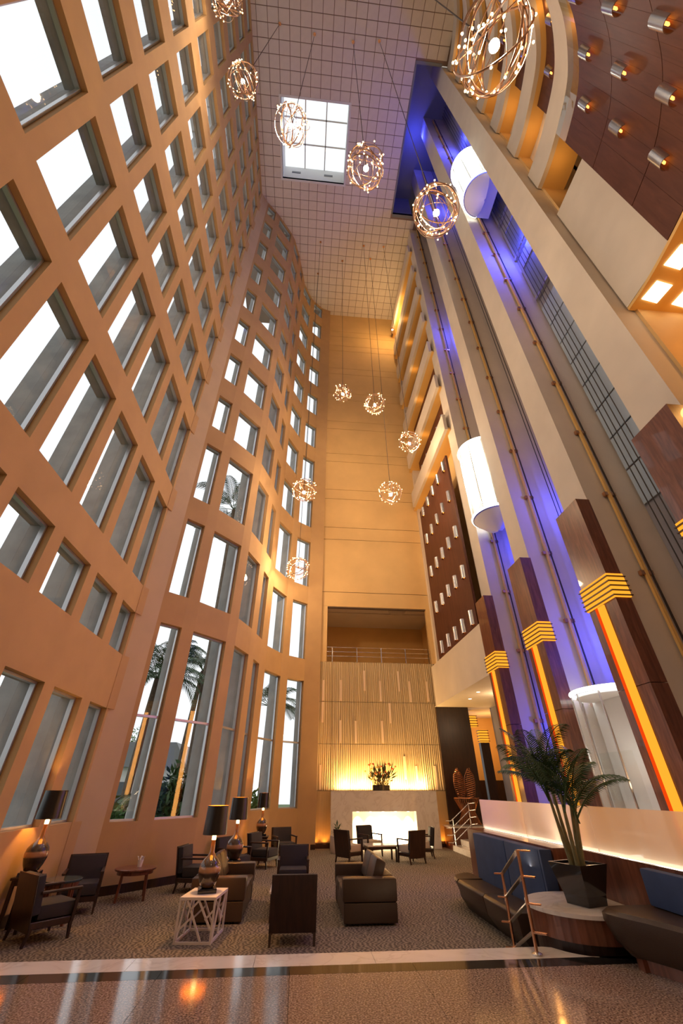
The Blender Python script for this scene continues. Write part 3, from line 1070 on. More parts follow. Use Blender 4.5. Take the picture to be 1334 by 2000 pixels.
for i, (x, y) in enumerate([(7.2, 18.4), (7.0, 16.9), (7.8, 16)]):
    o = obj('downlight', MB().lathe([(.07, 5.15), (.07, 5.158)], 14, 0, 0), M['glow_warm'], loc=(x, y, 0))
    tag(o, 'small round recessed downlight in the lobby ceiling, %s from the fireplace' % ORD[i], 'downlight', 'lobby downlights')
for i, (x, y, z) in enumerate([(8.35, 21.6, 4.45), (8.55, 21.0, 3.75)]):
    t = thing('louvred_lamp', ('upper' if i == 0 else 'lower') + ' amber louvred wall lamp seen past the dark wood wall', 'wall lamp', (x, y, z))
    obj('glow_box', MB().box(-.2, .2, -.12, .12, 0, .5), M['glow_orange'], t)
    for k in range(5):
        obj('slat', MB().box(-.24, .24, -.16, .16, .02 + .11 * k, .045 + .11 * k), M['wood_dark'], t)
struct('wall_lobby_wood', MB().box(8.34, 8.76, 20.9, 21.15, .7, 3.72), M['wood_dark'])
struct('trim_lobby_wainscot', MB().box(7.6, 11, 23.9, 23.99, .7, 2.3), M['wood_dark'])
# hidden service volume beneath the lobby edge: dark timber wall behind the banquette, lit frosted screen
struct('wall_banquette', MB().box(4.0, 4.355, 7.86, 11.75, 0, 1.19).box(4.345, 4.36, 5.2, 7.9, 0, 1.19), M['wood'])
gs = thing('glass_balustrade', 'long frosted glass balustrade lit along its foot above the blue banquette', 'balustrade', (4.37, 0, 1.2))
for i in range(3):
    y0 = 5.0 + 2.22 * i
    obj('pane', MB().box(0, .02, y0 + .006, y0 + 2.214, 0, .54), M['frost'], gs)
obj('light_strip', MB().box(.03, .07, 5.0, 11.66, -.01, .025), M['glow_warm'], gs)
area_light('balustrade_light', (4.55, 8.3, 1.22), (4.40, 8.3, 1.6), .06, 6.4, 34, (1, .72, .45))
pn = obj('clear_pane', MB().add([(0, 0, 0), (0, 1, 0), (0, 1, 1.8), (0, 0, 1.8)], [(0, 1, 2, 3)]), M['clear'], loc=(5.6, 7.45, .702))
tag(pn, 'clear glass guard pane standing before the low glass lift', 'glass pane')


# ================================================================== OUTSIDE
struct('ground_lawn', MB().box(-60, -5.9, -30, 80, -.4, -.15).box(-5.9, 60, 27, 80, -.4, -.15).box(-5.9, .1, 21.5, 27, -.4, -.15), M['lawn'])


def frond(length, droop, nl, lw, ll, m, name, parent, az, el, base):
    """one feather leaf: an arching midrib carrying two rows of leaflets"""
    mb = MB()
    pts = []
    p = Vector((0, 0, 0)); e = el
    n = 14
    for i in range(n + 1):
        pts.append(p.copy())
        p = p + Vector((math.cos(e), 0, math.sin(e))) * length / n
        e -= droop / n * (.4 + 1.2 * i / n)
    mb.tube(pts, [.012 * length ** .5 * (1 - .8 * i / n) + .002 for i in range(n + 1)], 4)
    for k in range(nl):
        t = .18 + .80 * k / (nl - 1)
        f = t * n
        i = min(int(f), n - 1)
        q = pts[i].lerp(pts[i + 1], f - i)
        d = (pts[i + 1] - pts[i]).normalized()
        L = ll * (math.sin(PI * min(1, .15 + t * .85)) ** .6 + .15)
        for s in (-1, 1):
            side = Vector((0, s, 0))
            tip = q + d * L * .55 + side * L * .75 + Vector((0, 0, -.28 * L))
            mid = q + d * L * .30 + side * L * .42
            wv = d * lw
            o_ = len(mb.v)
            mb.v += [tuple(q - wv * .4), tuple(q + wv * .4), tuple(mid + wv), tuple(tip), tuple(mid - wv)]
            mb.f += [(o_, o_ + 1, o_ + 2, o_ + 4), (o_ + 4, o_ + 2, o_ + 3)]
    o = obj(name, mb, m, parent)
    o.location = base
    o.rotation_euler = (0, 0, az)
    return o


def palm_tree(label, loc, h, nf=13, fl=3.2, lean=(0, 0)):
    t = thing('palm_tree', label, 'palm tree', loc, 0, 'palms outside the windows')
    pts = [(lean[0] * (i / 10) ** 2, lean[1] * (i / 10) ** 2, h * i / 10) for i in range(11)]
    obj('trunk', MB().tube(pts, [.2 - .09 * i / 10 for i in range(11)], 8), M['trunk'], t, smooth=True)
    for k in range(nf):
        frond(fl * random.uniform(.85, 1.1), random.uniform(1.5, 2.3), 26, .035, .62, M['leaf'], 'frond', t, k * 2.4 + random.uniform(-.2, .2), random.uniform(.1, 1.1), pts[-1])
    return t


palm_tree('dark palm with its crown filling the top of the leftmost tall window', (-7.0, 20.6, -.2), 6.4, 17, 2.9, (.1, .1))
palm_tree('palm seen behind the dark palm in the leftmost tall window', (-8.3, 24.6, -.2), 8.2, 14, 3.0, (.2, .1))
palm_tree('very tall slender palm rising past the second tall window', (-4.75, 21.2, -.2), 16.6, 14, 3.2, (-.2, .1))
palm_tree('palm with drooping crown at the top of the second tall window', (-6.0, 24.2, -.2), 7.6, 14, 3.0, (.3, .1))
palm_tree('low bushy palm below the slender palm', (-5.75, 20.4, -.2), 1.6, 16, 1.9)
palm_tree('palm seen in the narrow window nearest the fireplace', (-1.9, 25.2, -.2), 6.0, 14, 2.8)

def bush(label, loc, r_, h, n, m):
    mb = MB()
    for i in range(n):
        a = random.uniform(0, 2 * PI); q = random.random() ** .5
        c = Vector((r_ * q * math.cos(a), r_ * q * math.sin(a), h * random.uniform(.05, 1) * (1 - .5 * q)))
        d = Vector((random.gauss(0, 1), random.gauss(0, 1), random.gauss(.4, .7))).normalized()
        s = d.cross(Vector((random.random(), random.random(), .3))).normalized() * .07
        L = random.uniform(.2, .42)
        mb.add([c - s * .3, c + d * L * .5 - s, c + d * L, c + d * L * .5 + s], [(0, 1, 2, 3)])
    return tag(obj('shrub', mb, m, loc=loc), label, 'shrub', 'shrubs outside')


bush('dense green shrub beneath the leftmost palm', (-7.0, 18.2, -.15), 1.0, 2.2, 1600, M['leaf_light'])
bush('broad dark shrub in the lower half of the second tall window', (-4.3, 17.7, -.15), 1.15, 3.0, 2600, M['leaf'])
bush('small shrub outside the narrow windows near the fireplace', (-2.1, 22.9, -.15), 1.1, 2.2, 1600, M['leaf_light'])
tr_ = thing('tree', 'distant round green tree crown above the white house', 'tree', (-19, 54, -.15))
cr_ = bush('x', (0, 0, 2.4), 6.0, 6.0, 5000, M['leaf_light'])
cr_.name = 'crown'
for k_ in ('label', 'category', 'group'):
    del cr_[k_]
cr_.parent = tr_
obj('trunk', MB().tube([(0, 0, 0), (.1, 0, 4.5)], [.4, .25], 8), M['trunk'], tr_)
hs = thing('house', 'small white house with grey roof far behind the palms', 'house', (-12.8, 36.5, -.15))
obj('wall', MB().box(-4, 4, 0, 6, 0, 3.4), M['white_paint'], hs)
obj('roof', MB().extrude_y([(-4.5, 3.4), (4.5, 3.4), (3.4, 5.0), (-3.4, 5.0)], -.5, 6.5), M['slate'], hs)
for x in (-2.8, -.6, 1.6):
    obj('window', MB().box(x, x + 1.1, -.06, .02, 1.0, 2.5), M['dark_glass'], hs)
cw_ = obj('garden_wall', MB().box(-12, 3, 0, .25, 0, 1.1).box(-12.1, 3.1, -.06, .31, 1.1, 1.2), M['white_paint'], loc=(-6, 29, -.15))
tag(cw_, 'low white garden wall with coping behind the palms', 'garden wall')

# ================================================================== PENDANT LAMPS
def pendant(label, loc, power, seed, r_=.56, nfairy=60, color=WARM):
    rnd = random.Random(seed)
    t = thing('pendant_lamp', label, 'pendant lamp', loc, 0, 'woven wire globe pendants')
    c = Vector((0, 0, 0))
    pos = []
    for k in range(11):
        ax = Vector((rnd.gauss(0, 1), rnd.gauss(0, 1), rnd.gauss(0, 1))).normalized()
        u = ax.orthogonal().normalized()
        v = ax.cross(u)
        q = r_ * rnd.uniform(.86, 1.0)
        off = ax * r_ * rnd.uniform(-.35, .35)
        q = math.sqrt(max(.05, q * q - off.length_squared))
        pts = [off + (u * math.cos(2 * PI * i / 28) + v * math.sin(2 * PI * i / 28)) * q for i in range(28)]
        obj('wire_ring', MB().tube(pts, (.007 if k % 3 else .016), 5, closed=True), M['ring'], t, smooth=True)
        pos += pts
    mb = MB()
    for k in range(nfairy):
        p = rnd.choice(pos) * rnd.uniform(.98, 1.1)
        mb.ball(p, .020, 6, 4)
    obj('fairy_bulbs', mb, M['fairy'], t, kind='stuff')
    skt = obj('socket', MB().lathe([(.03, -.07), (.035, .06), (.012, .10)], 10), M['copper'], t)
    obj('bulb', MB().ball((0, 0, -.12), .075, 12, 8), M['bulb'], skt, smooth=True)
    obj('cable', MB().tube([(0, 0, .08), (0, 0, ZC - loc[2])], .012, 5), M['cable'], t)
    obj('ceiling_rose', MB().lathe([(.08, ZC - loc[2] - .06), (.06, ZC - loc[2])], 12), M['copper'], t)
    point_light('pendant_light', (loc[0], loc[1], loc[2] - .25), power, color, .1)
    return t


PW = 230
for i, (lb, loc, f) in enumerate([
    ('largest and nearest woven globe pendant, at the top right before the curved galleries', (2.2, .75, 10.6), .55),
    ('woven globe pendant overlapping the right piers below the skylight', (2.58, 3.64, 13.35), .8),
    ('woven globe pendant just right of the skylight', (1.03, 3.81, 16.57), 1),
    ('woven globe pendant overlapping the left side of the skylight', (-1.26, 3.71, 19.4), 1),
    ('woven globe pendant in front of the window grid left of the skylight', (-3.29, 3.49, 23.28), .8),
    ('highest woven globe pendant, cut by the top edge beside the window wall', (-3.96, 1.83, 25.2), .5),
    ('topmost small globe pendant before the tall back wall', (1.46, 15.86, 21.64), 1),
    ('small globe pendant second highest before the tall back wall', (3.1, 14.57, 19.32), 1),
    ('small globe pendant beside the right galleries near the back wall edge', (4.73, 14.5, 16.5), 1),
    ('lowest small globe pendant before the plain back wall', (3.78, 15.5, 13.95), 1.35),
    ('small globe pendant before the far windows, upper of two', (-.43, 14.6, 13.13), 1),
    ('lowest globe pendant, before the narrow far windows', (-.54, 17.05, 10.42), 1.5)]):
    pendant(lb, loc, PW * f * (.92 if i < 6 else 1), 100 + i, color=(1, .77, .54) if i < 6 else WARM)

# ================================================================== LOUNGE FURNITURE
def make_armchair(seat_mat, back_mat, frame_mat, w=.72, d=.74, h=.84):
    """front faces local -y"""
    t = thing('armchair', 'x', 'armchair')
    hw = w / 2; hd = d / 2
    tilt = Matrix.Translation((0, hd - .12, .34)) @ Matrix.Rotation(R(-9), 4, 'X')
    obj('backrest', MB().box(-hw + .03, hw - .03, -.06, .06, 0, h - .36, tilt), back_mat, t, bevel=.025, smooth=True)
    obj('back_frame', MB().box(-hw, hw, .062, .085, -.19, h - .335, tilt), frame_mat, t, bevel=.006, seg=1)
    obj('seat', MB().box(-hw + .05, hw - .05, -hd, hd - .16, .27, .45), seat_mat, t, bevel=.04, smooth=True)
    obj('seat_rail', MB().box(-hw + .02, hw - .02, -hd + .02, hd - .06, .18, .265), frame_mat, t, bevel=.008, seg=1)
    for s in (-1, 1):
        x = s * (hw - .025)
        obj('armrest', MB().box(x - .03, x + .03, -hd + .01, hd - .10, .585, .62), frame_mat, t, bevel=.008, seg=1)
        obj('arm_post', MB().bar((x, -hd + .05, .2), (x, -hd + .04, .59), .045), frame_mat, t)
        for y, dy in ((-hd + .06, -.02), (hd - .10, .05)):
            mb = MB()
            a = .024; b = .016
            mb.add([(x - a, y - a, .2), (x + a, y - a, .2), (x + a, y + a, .2), (x - a, y + a, .2),
                    (x - b, y + dy - b, 0), (x + b, y + dy - b, 0), (x + b, y + dy + b, 0), (x - b, y + dy + b, 0)],
                   [(0, 1, 2, 3), (7, 6, 5, 4), (0, 4, 5, 1), (1, 5, 6, 2), (2, 6, 7, 3), (3, 7, 4, 0)])
            obj('leg', mb, frame_mat, t)
    return t


def face(phi):
    return R(phi + 90)


ach = make_armchair(M['fabric_dark'], M['fabric_dark'], M['wood_dark'])
spots = [('dark armchair at the left edge with its back to the camera', (-4.02, 9.42), 48),
         ('dark armchair by the left wall behind the small round glass table', (-4.2, 11.15), -72),
         ('dark armchair beside the oval table, facing right under second tall window', (-2.35, 12.95), -8),
         ('dark armchair half hidden behind the left leather sofa lamp', (-1.72, 14.7), -35),
         ('dark armchair with open arms beyond the middle table lamp', (-1.0, 16.2), -25),
         ('dark armchair in the far corner beside the narrow window', (-.42, 17.95), -72),
         ('dark armchair facing the camera behind the marble coffee table', (-.04, 12.5), -90),
         ('closest dark armchair, seen squarely from behind in the middle', (.01, 9.02), 90)]
for i, (lb, (x, y), phi) in enumerate(spots):
    if i == 0:
        ach.location = (x, y, 0); ach.rotation_euler = (0, 0, face(phi)); ach['label'] = lb; ach['group'] = 'dark lounge armchairs'
    else:
        dup(ach, lb, (x, y, 0), face(phi), 'dark lounge armchairs')
fch = make_armchair(M['cream'], M['fabric_dark'], M['wood_dark'], .66, .70, .86)
spots = [('cream seated armchair left of the fireside table, back to the camera', (1.72, 16.95), 38),
         ('cream seated armchair in front of the fire, facing the camera', (2.62, 18.35), -62),
         ('cream seated armchair right of the fireside table, seen from behind', (3.72, 16.62), 118),
         ('cream seated armchair farthest right at the fireside, half hidden', (4.42, 17.75), 172)]
for i, (lb, (x, y), phi) in enumerate(spots):
    if i == 0:
        fch.location = (x, y, 0); fch.rotation_euler = (0, 0, face(phi)); fch['label'] = lb; fch['group'] = 'fireside armchairs'
    else:
        dup(fch, lb, (x, y, 0), face(phi), 'fireside armchairs')


def make_sofa(label, loc, rz, L=2.0, D=.98):
    t = thing('sofa', label, 'sofa', loc, rz, 'leather sofas')
    hl = L / 2; hd = D / 2
    lt = M['leather']
    for s in (-1, 1):
        x0, x1 = (-hl, -hl + .26) if s < 0 else (hl - .26, hl)
        obj('arm', MB().box(x0, x1, -hd, hd, .30, .62), lt, t, bevel=.035, smooth=True)
        obj('arm_base', MB().box(x0 + .012, x1 - .012, -hd + .02, hd - .01, .03, .295), lt, t, bevel=.015)
    obj('base', MB().box(-hl + .27, hl - .27, -hd + .03, hd - .02, .04, .28), lt, t, bevel=.015)
    obj('back', MB().box(-hl + .27, hl - .27, hd - .26, hd - .005, .29, .63), lt, t, bevel=.04, smooth=True)
    for k in (0, 1):
        x0 = -hl + .265 + k * (hl - .265)
        obj('seat_cushion', MB().box(x0 + .006, x0 + hl - .271, -hd + .005, hd - .27, .29, .44), lt, t, bevel=.04, smooth=True)
        mt = Matrix.Translation((x0 + (hl - .265) / 2, hd - .36, .45)) @ Matrix.Rotation(R(-20), 4, 'X')
        obj('back_cushion', MB().box(-(hl - .29) / 2, (hl - .29) / 2, -.10, .10, 0, .42, mt), M['leather'], t, bevel=.05, smooth=True)
    for x in (-hl + .12, hl - .12):
        for y in (-hd + .12, hd - .12):
            obj('foot', MB().box(x - .03, x + .03, y - .03, y + .03, 0, .04), M['wood_dark'], t)
    return t


make_sofa('dark brown leather sofa on the right, back turned to the banquette', (1.36, 10.66, 0), face(180))
make_sofa('olive brown leather sofa on the left behind the white lattice table', (-1.36, 10.98, 0), face(0))


# tables
def leg_table(name, label, loc, rz, w, d, h, top_m, leg_m, tt=.05, lw=.05, apron=True, cat='table'):
    t = thing(name, label, cat, loc, rz)
    obj('top', MB().box(-w / 2, w / 2, -d / 2, d / 2, h - tt, h), top_m, t, bevel=.006, seg=1)
    if apron:
        obj('apron', MB().box(-w / 2 + .03, w / 2 - .03, -d / 2 + .03, d / 2 - .03, h - tt - .07, h - tt - .002), leg_m, t)
    for sx in (-1, 1):
        for sy in (-1, 1):
            x = sx * (w / 2 - .05); y = sy * (d / 2 - .05)
            obj('leg', MB().box(x - lw / 2, x + lw / 2, y - lw / 2, y + lw / 2, 0, h - tt - .004), leg_m, t)
    return t


leg_table('coffee_table', 'long coffee table with white marble top between two dark armchairs', (-.02, 10.85, 0), 0, .84, 1.7, .42, M['marble'], M['wood_dark'], .04)
leg_table('coffee_table', 'low white topped table among the fireside chairs', (2.80, 17.15, 0), R(4), 1.0, .7, .43, M['marble'], M['wood_dark'], .04)
leg_table('lamp_table', 'small dark table under lamp at left edge', (-4.63, 9.86, 0), 0, .40, .40, .70, M['wood_dark'], M['wood_dark'], .04)
leg_table('lamp_table', 'small dark lamp table at the far end of left sofa', (-1.42, 12.36, 0), 0, .50, .46, .55, M['wood_dark'], M['wood_dark'], .04)
leg_table('lamp_table', 'small dark lamp table in the far corner by narrow windows', (-1.18, 17.3, 0), 0, .5, .45, .66, M['wood_dark'], M['wood_dark'], .04)
o = leg_table('side_table', 'white topped side table beside the chair behind left sofa', (-1.9, 13.75, 0), R(-35), .5, .4, .5, M['white_wood'], M['wood_dark'], .03)


def round_table(label, loc, r_, h, top_m, leg_m, splay=.06):
    t = thing('round_table', label, 'table', loc)
    obj('top', MB().lathe([(r_ - .01, h - .035), (r_, h - .02), (r_, h - .005), (r_ - .01, h)], 36), top_m, t)
    obj('apron', MB().lathe([(r_ * .86, h - .10), (r_ * .86, h - .037)], 30), leg_m, t)
    for k in range(4):
        a = PI / 4 + k * PI / 2 + .3
        x, y = r_ * .8 * math.cos(a), r_ * .8 * math.sin(a)
        obj('leg', MB().bar((x, y, h - .04), (x * (1 + splay * 2), y * (1 + splay * 2), 0), .045), leg_m, t)
    return t


round_table('small round glass topped table between the two left armchairs', (-4.22, 10.28, 0), .33, .60, M['dark_glass'], M['wood'])
round_table('round red wood table with napkin cup below the corner', (-3.5, 12.15, 0), .43, .52, M['wood'], M['wood'])
t = thing('napkin_cup', 'white cup of folded napkins on round red wood table', 'cup', (-3.45, 12.2, .521))
obj('cup', MB().lathe([(.045, 0), (.06, .12), (.055, .12), (.04, .01)], 14), M['napkin'], t)
for k in range(5):
    a = k * 1.26
    obj('napkin', MB().add([(0, 0, .05), (.07 * math.cos(a), .07 * math.sin(a), .17), (.09 * math.cos(a + .6), .09 * math.sin(a + .6), .19), (.05 * math.cos(a + 1), .05 * math.sin(a + 1), .13)], [(0, 1, 2, 3)]), M['napkin'], t)

# white lattice side table
lt_ = thing('lattice_table', 'white lattice sided side table carrying the nearest table lamp', 'table', (-1.47, 9.30, 0), R(-6))
W2, D2, HT = .29, .38, .53
obj('top', MB().box(-W2, W2, -D2, D2, HT - .035, HT), M['white_wood'], lt_)
for sx in (-1, 1):
    for sy in (-1, 1):
        obj('leg', MB().box(sx * W2 - (.03 if sx > 0 else 0), sx * W2 + (.03 if sx < 0 else 0), sy * D2 - (.03 if sy > 0 else 0), sy * D2 + (.03 if sy < 0 else 0), 0, HT - .036), M['white_wood'], lt_)
for s in (-1, 1):
    obj('bottom_rail', MB().box(-W2 + .031, W2 - .031, s * D2 - (.03 if s > 0 else 0), s * D2 + (.03 if s < 0 else 0), 0, .03), M['white_wood'], lt_)
    obj('bottom_rail', MB().box(s * W2 - (.03 if s > 0 else 0), s * W2 + (.03 if s < 0 else 0), -D2 + .031, D2 - .031, 0, .03), M['white_wood'], lt_)
    y = s * (D2 - .015)
    for (xa, za, xb, zb_) in [(-.16, .49, .12, .03), (.02, .49, .25, .16), (-.26, .14, -.06, .30), (.15, .27, .27, .38), (-.1, .38, .02, .49)]:
        obj('strut', MB().bar((xa, y, za), (xb, y, zb_), .026, .026), M['white_wood'], lt_)
    x = s * (W2 - .015)
    for (ya, za, yb, zb_) in [(-.30, .03, -.05, .49), (.05, .03, .30, .49), (-.12, .38, .12, .16)]:
        obj('strut', MB().bar((x, ya, za), (x, yb, zb_), .026, .026), M['white_wood'], lt_)


def table_lamp(label, loc, s=1.0, power=34):
    t = thing('table_lamp', label, 'table lamp', loc, R(12), 'table lamps with black drum shades')
    obj('plinth', MB().box(-.15 * s, .15 * s, -.15 * s, .15 * s, 0, .055 * s), M['black_gloss'], t, bevel=.006, seg=1)
    prof = [(.09, .056), (.115, .07), (.15, .14), (.178, .23), (.182, .29), (.165, .36), (.12, .42), (.065, .47), (.04, .52), (.034, .66), (.036, .68)]
    obj('vase', MB().lathe([(a * s, b * s) for a, b in prof], 28), M['vase'], t, smooth=True)
    obj('socket', MB().lathe([(.034 * s, .68 * s), (.036 * s, .735 * s), (.012 * s, .76 * s)], 12), M['flame'], t)
    sd = obj('shade', MB().lathe([(.205 * s, .755 * s), (.185 * s, 1.17 * s), (.181 * s, 1.17 * s), (.201 * s, .755 * s), (.205 * s, .755 * s)], 36, cap=False), M['shade_out'], t, smooth=True)
    obj('shade_lining', MB().lathe([(.1995 * s, .757 * s), (.1795 * s, 1.168 * s)], 36, cap=False), M['shade_in'], sd, smooth=True)
    point_light('table_lamp_light', (loc[0], loc[1], loc[2] + .98 * s), power, (1, .5, .13), .04)
    return t


table_lamp('tall table lamp with black drum shade on white lattice table', (-1.45, 9.30, .532), 1.0)
table_lamp('black shaded table lamp at the left edge beside the window wall', (-4.63, 9.86, .702), 1.05)
table_lamp('black shaded table lamp at the far end of the left sofa', (-1.42, 12.36, .552), 1.05)
table_lamp('black shaded table lamp in the far corner before the narrow windows', (-1.18, 17.3, .662), 1.0)

# banquette (lounge level) and foyer bench
bq = thing('banquette', 'long curved banquette with brown leather seats and blue suede backs', 'banquette', (0, 0, 0))
prof = [(3.26, .42), (3.30, .20), (3.46, .0), (3.79, .0), (3.79, .44), (3.30, .455)]
for (y0, y1) in ((7.92, 9.25), (9.26, 10.62)):
    obj('seat', MB().extrude_y(prof, y0 + .005, y1 - .005), M['leather'], bq, bevel=.018, smooth=True)
n = 12
top = [(3.79, 10.63)] + [(3.79 - .53 * math.cos(PI / 2 * i / n), 10.63 + .80 * math.sin(PI / 2 * i / n)) for i in range(n + 1)]
bot = [(3.79, 10.63)] + [(3.79 - .33 * math.cos(PI / 2 * i / n), 10.63 + .55 * math.sin(PI / 2 * i / n)) for i in range(n + 1)]
m_ = len(top)
mb = MB().add([(x, y, 0) for x, y in bot] + [(x, y, .42) for x, y in top] + [(3.79 + (x - 3.79) * .95, 10.63 + (y - 10.63) * .95, .455) for x, y in top],
              [tuple(range(m_ - 1, -1, -1)), tuple(range(2 * m_, 3 * m_))] + [(i, (i + 1) % m_, m_ + (i + 1) % m_, m_ + i) for i in range(m_)] + [(m_ + i, m_ + (i + 1) % m_, 2 * m_ + (i + 1) % m_, 2 * m_ + i) for i in range(m_)])
obj('end_seat', mb, M['leather'], bq)
for (y0, y1) in ((7.88, 7.95), (7.96, 9.25), (9.26, 10.85)):
    obj('backrest', MB().box(3.795, 3.985, y0 + .005, y1 - .005, .30, 1.17), M['fabric_navy'], bq, bevel=.03 if y1 - y0 > .2 else .01, smooth=True)
bn = thing('bench', 'brown leather bench with blue back at the right edge of foyer', 'bench', (0, 0, FF))
seat_o = [(4.30, 3.3), (4.02, 3.3), (3.98, 4.5), (3.88, 5.2), (3.74, 5.65), (3.62, 5.92), (3.57, 6.08), (3.58, 6.2), (3.66, 6.29), (3.80, 6.32), (4.30, 6.32)]
c0 = Vector((4.30, 5.0))


def inset(P, d):
    return [(x + (d if x < 4.2 else 0), y - (d if y > 6 else 0)) for x, y in P]


ring_z = [(.13, .10), (.05, .20), (.0, .36), (.0, .42), (.04, .455)]
nv = len(seat_o)
mbs = MB()
for d, z in ring_z:
    mbs.v += [(x, y, z) for x, y in inset(seat_o, d)]
mbs.f = [tuple(range(nv - 1, -1, -1)), tuple((len(ring_z) - 1) * nv + i for i in range(nv))]
for a in range(len(ring_z) - 1):
    mbs.f += [(a * nv + i, a * nv + (i + 1) % nv, (a + 1) * nv + (i + 1) % nv, (a + 1) * nv + i) for i in range(nv)]
obj('seat', mbs, M['leather'], bn, smooth=True)
obj('plinth', MB().prism(inset(seat_o, .16), .001, .098), M['wood'], bn)
obj('backrest', MB().box(4.20, 4.335, 3.3, 6.20, .46, .80), M['fabric_navy'], bn, bevel=.025, smooth=True)

# round planter table between the two
pt = thing('planter_table', 'rounded wood table with white marble top joining banquette and bench', 'table', (0, 0, 0))


def dshape(r_, xmax=4.338):
    P = []
    for i in range(49):
        a = 2 * PI * i / 48
        x, y = TX + r_ * math.cos(a), TY + r_ * math.sin(a)
        P.append((min(x, xmax), y))
    Q = []
    for p in P:
        if not Q or (abs(p[0] - Q[-1][0]) + abs(p[1] - Q[-1][1])) > 1e-4:
            Q.append(p)
    return Q[:-1]


obj('marble_top', MB().prism(dshape(.72), .66, .70), M['marble'], pt)
obj('wood_apron', MB().prism(dshape(.70), .44, .658), M['wood'], pt)
obj('dark_base', MB().prism(dshape(.64), 0, .438), M['wood_dark'], pt)

# potted areca palm on it
pp_ = thing('potted_palm', 'green areca palm in a tapered black square pot on marble table', 'potted plant', (3.86, 6.98, .702), R(20))
pot = MB()
a, b, hh = .17, .26, .42
rings = [(a, 0), (a * 1.06, .10), (b, hh), (b - .025, hh), (b - .03, hh - .05)]
vs_ = []
for (q, z) in rings:
    vs_ += [(-q, -q, z), (q, -q, z), (q, q, z), (-q, q, z)]
fs_ = [(3, 2, 1, 0)]
for i in range(len(rings) - 1):
    for k in range(4):
        fs_.append((i * 4 + k, i * 4 + (k + 1) % 4, i * 4 + 4 + (k + 1) % 4, i * 4 + 4 + k))
fs_.append(tuple((len(rings) - 1) * 4 + k for k in range(4)))
pot.add(vs_, fs_)
obj('pot', pot, M['black_gloss'], pp_)
obj('soil', MB().box(-.22, .22, -.22, .22, hh - .05, hh - .03), M['trunk'], pp_)
random.seed(21)
tops = []
for k in range(5):
    a = k * 1.3
    bx, by = .07 * math.cos(a), .07 * math.sin(a)
    tx_, ty_ = .17 * math.cos(a), .17 * math.sin(a)
    zt = random.uniform(1.0, 1.4)
    obj('stem', MB().tube([(bx, by, hh - .04), (bx * 1.5, by * 1.5, hh + .25), (tx_, ty_, zt)], [.032, .028, .016], 7), M['stem'], pp_, smooth=True)
    tops.append((tx_, ty_, zt))
for k in range(20):
    tp_ = tops[k % 5]
    az = k * 2.4 + random.uniform(-.3, .3)
    base = (tp_[0], tp_[1], tp_[2] - random.uniform(0, .25))
    frond(random.uniform(.85, 1.3), random.uniform(.8, 1.6), 32, .011, .28, M['leaf'], 'frond', pp_, az, random.uniform(.75, 1.45), base)

# stair handrail between foyer and lounge
hr = thing('stair_handrail', 'copper toned stair handrail with two posts and four slanted flat bars', 'handrail', (0, 0, 0))
pA, pB = (2.86, 6.55), (3.0, 7.55)
obj('post', MB().tube([(*pA, FF), (*pA, 1.30)], .02, 10), M['copper'], hr, smooth=True)
obj('post', MB().tube([(*pB, 0), (*pB, .94)], .02, 10), M['copper'], hr, smooth=True)
obj('base_flange', MB().lathe([(.06, FF + .001), (.06, FF + .015), (.03, FF + .03)], 16, *pA), M['chrome'], hr)
obj('base_flange', MB().lathe([(.06, .001), (.06, .015), (.03, .03)], 16, *pB), M['chrome'], hr)
for k in range(4):
    zA = 1.30 - .25 * k
    zB = .94 - .25 * k
    d = Vector((pB[0] - pA[0], pB[1] - pA[1], zB - zA))
    A = Vector((*pA, zA)); B = Vector((*pB, zB))
    obj('slanted_bar', MB().bar(A, B, .05, .014), M['chrome'], hr)
    obj('end_plate', MB().bar(A, A + Vector((.12, -.10, 0)), .05, .014), M['copper'], hr)
    obj('end_plate', MB().bar(B, B + Vector((-.10, .05, 0)), .05, .014), M['copper'], hr)

# stair rail up to the lobby
sr = thing('stair_handrail', 'steel stair railing with four bars before the butterfly sculpture', 'handrail', (0, 19.25, 0))
obj('post', MB().tube([(6.05, 0, .175), (6.05, 0, 1.0)], .018, 8), M['chrome'], sr)
obj('post', MB().tube([(6.75, 0, .53), (6.75, 0, 1.5)], .018, 8), M['chrome'], sr)
for k in range(4):
    z = .98 - .22 * k
    obj('rail', MB().tube([(5.75, 0, z - .06), (5.95, 0, z - .06), (6.05, 0, z), (6.75, 0, z + .48), (7.0, 0, z + .5)], .014, 6), M['chrome'], sr)

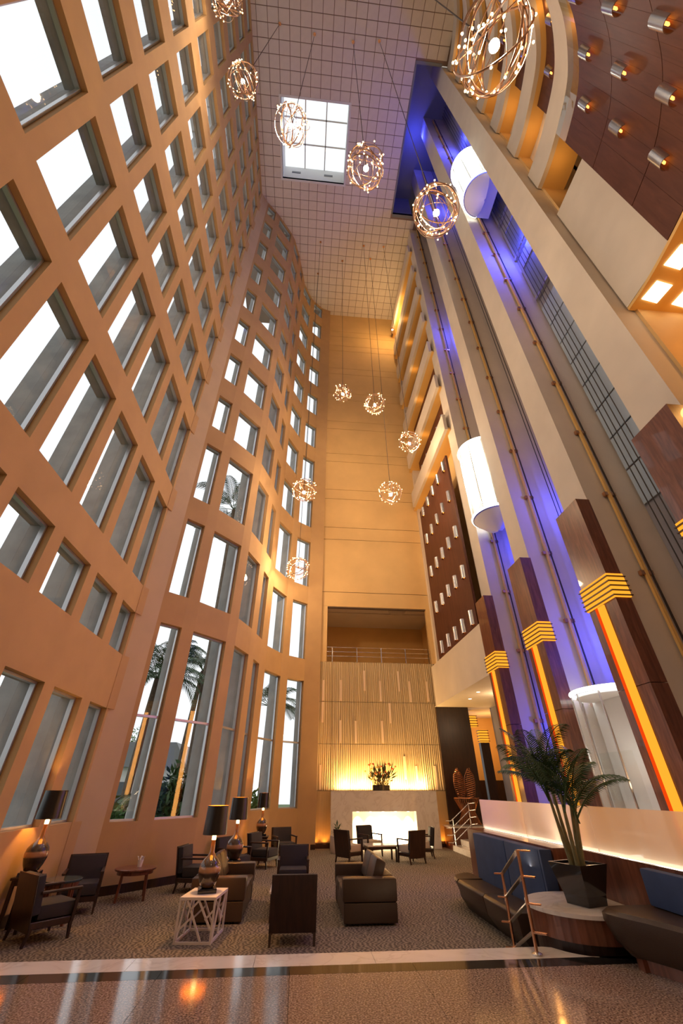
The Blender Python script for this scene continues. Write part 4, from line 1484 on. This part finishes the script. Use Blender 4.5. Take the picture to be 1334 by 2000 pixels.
# sculpture of ribbed butterfly wings on a flared rod base
sp = thing('sculpture', 'bronze ribbed butterfly wing sculpture on a flared base of rods', 'sculpture', (6.95, 19.95, .75))
for k in range(34):
    a = 2 * PI * k / 34
    ca, sa = math.cos(a), math.sin(a)
    obj('base_rod', MB().tube([(.46 * ca, .34 * sa, 0), (.27 * ca, .2 * sa, .42), (.52 * ca, .38 * sa, .88)], .011, 5), M['rib'], sp)
obj('base_ring', MB().tube([(.52 * math.cos(2 * PI * k / 40), .38 * math.sin(2 * PI * k / 40), .88) for k in range(40)], .02, 6, closed=True), M['rib'], sp)
for s in (-1, 1):
    outl = []
    for k in range(15):
        t_ = k / 14
        z = .92 + 1.0 * t_
        half = .20 * math.sin(PI * min(1, .12 + .88 * t_)) ** .5 * (1.0 if t_ < .75 else 1 - (t_ - .75) * 2.6) + .02
        cx_ = s * (.20 + .06 * t_)
        outl.append((cx_, half, z))
        obj('wing_rib', MB().tube([(cx_ + half * math.cos(2 * PI * i / 16), .13 * math.sin(2 * PI * i / 16), z + s * half * .25 * math.cos(2 * PI * i / 16)) for i in range(16)], .016, 5, closed=True), M['rib'], sp)
    for e in (-1, 1):
        obj('wing_edge', MB().tube([(c + e * h_, 0, z) for c, h_, z in outl], .022, 6), M['rib'], sp)

# flower box on the mantel
fb = thing('flower_arrangement', 'wide arrangement of orange flowers in dark box on the mantel', 'flowers', (3.45, 20.34, 1.885))
obj('box', MB().box(-.36, .36, -.10, .10, 0, .19), M['black_gloss'], fb, bevel=.008, seg=1)
random.seed(5)
for k in range(95):
    a = max(-1.15, min(1.15, random.gauss(0, .62)))
    L = random.uniform(.35, .95)
    y = random.uniform(-.06, .06)
    b0 = Vector((random.uniform(-.3, .3), y, .17))
    tip = b0 + Vector((math.sin(a) * L * .75, random.uniform(-.15, .1), math.cos(a) * L * .95))
    mid = b0.lerp(tip, .5) + Vector((0, 0, .05))
    sm = obj('stem', MB().tube([b0, mid, tip], [.008, .007, .004], 4), M['stem'], fb)
    if k % 3 == 0:
        obj('blossom', MB().ball(tip, random.uniform(.035, .06), 7, 5, .8), M['petal'] if k % 2 else M['petal_y'], sm)
    else:
        d = (tip - mid).normalized(); s_ = d.cross(Vector((0, 1, 0))).normalized() * .03
        obj('leaf', MB().add([mid, mid.lerp(tip, .5) + s_, tip + d * .06, mid.lerp(tip, .5) - s_], [(0, 1, 2, 3)]), M['leaf'], sm)

# pale pot with dracaena beside the fireplace
dp = thing('potted_plant', 'spiky leaved plant in a pale round pot left of the fireplace', 'potted plant', (1.52, 19.2, 0))
obj('pot', MB().lathe([(.22, 0), (.26, .08), (.27, .5), (.25, .52), (.23, .5), (.22, .44)], 24), M['pot_white'], dp, smooth=True)
obj('stem', MB().tube([(0, 0, .42), (.02, .01, .75)], .025, 7), M['stem'], dp)
for k in range(20):
    a = k * 2.4
    L = random.uniform(.3, .5)
    e = random.uniform(.2, 1.2)
    b0 = Vector((0, 0, .55 + .01 * k))
    d = Vector((math.cos(a) * math.cos(e), math.sin(a) * math.cos(e), math.sin(e)))
    s_ = d.cross(Vector((0, 0, 1))).normalized() * .03
    obj('leaf', MB().add([b0, b0 + d * L * .5 + s_, b0 + d * L + Vector((0, 0, -.1)), b0 + d * L * .5 - s_], [(0, 1, 2, 3)]), M['leaf'], dp)
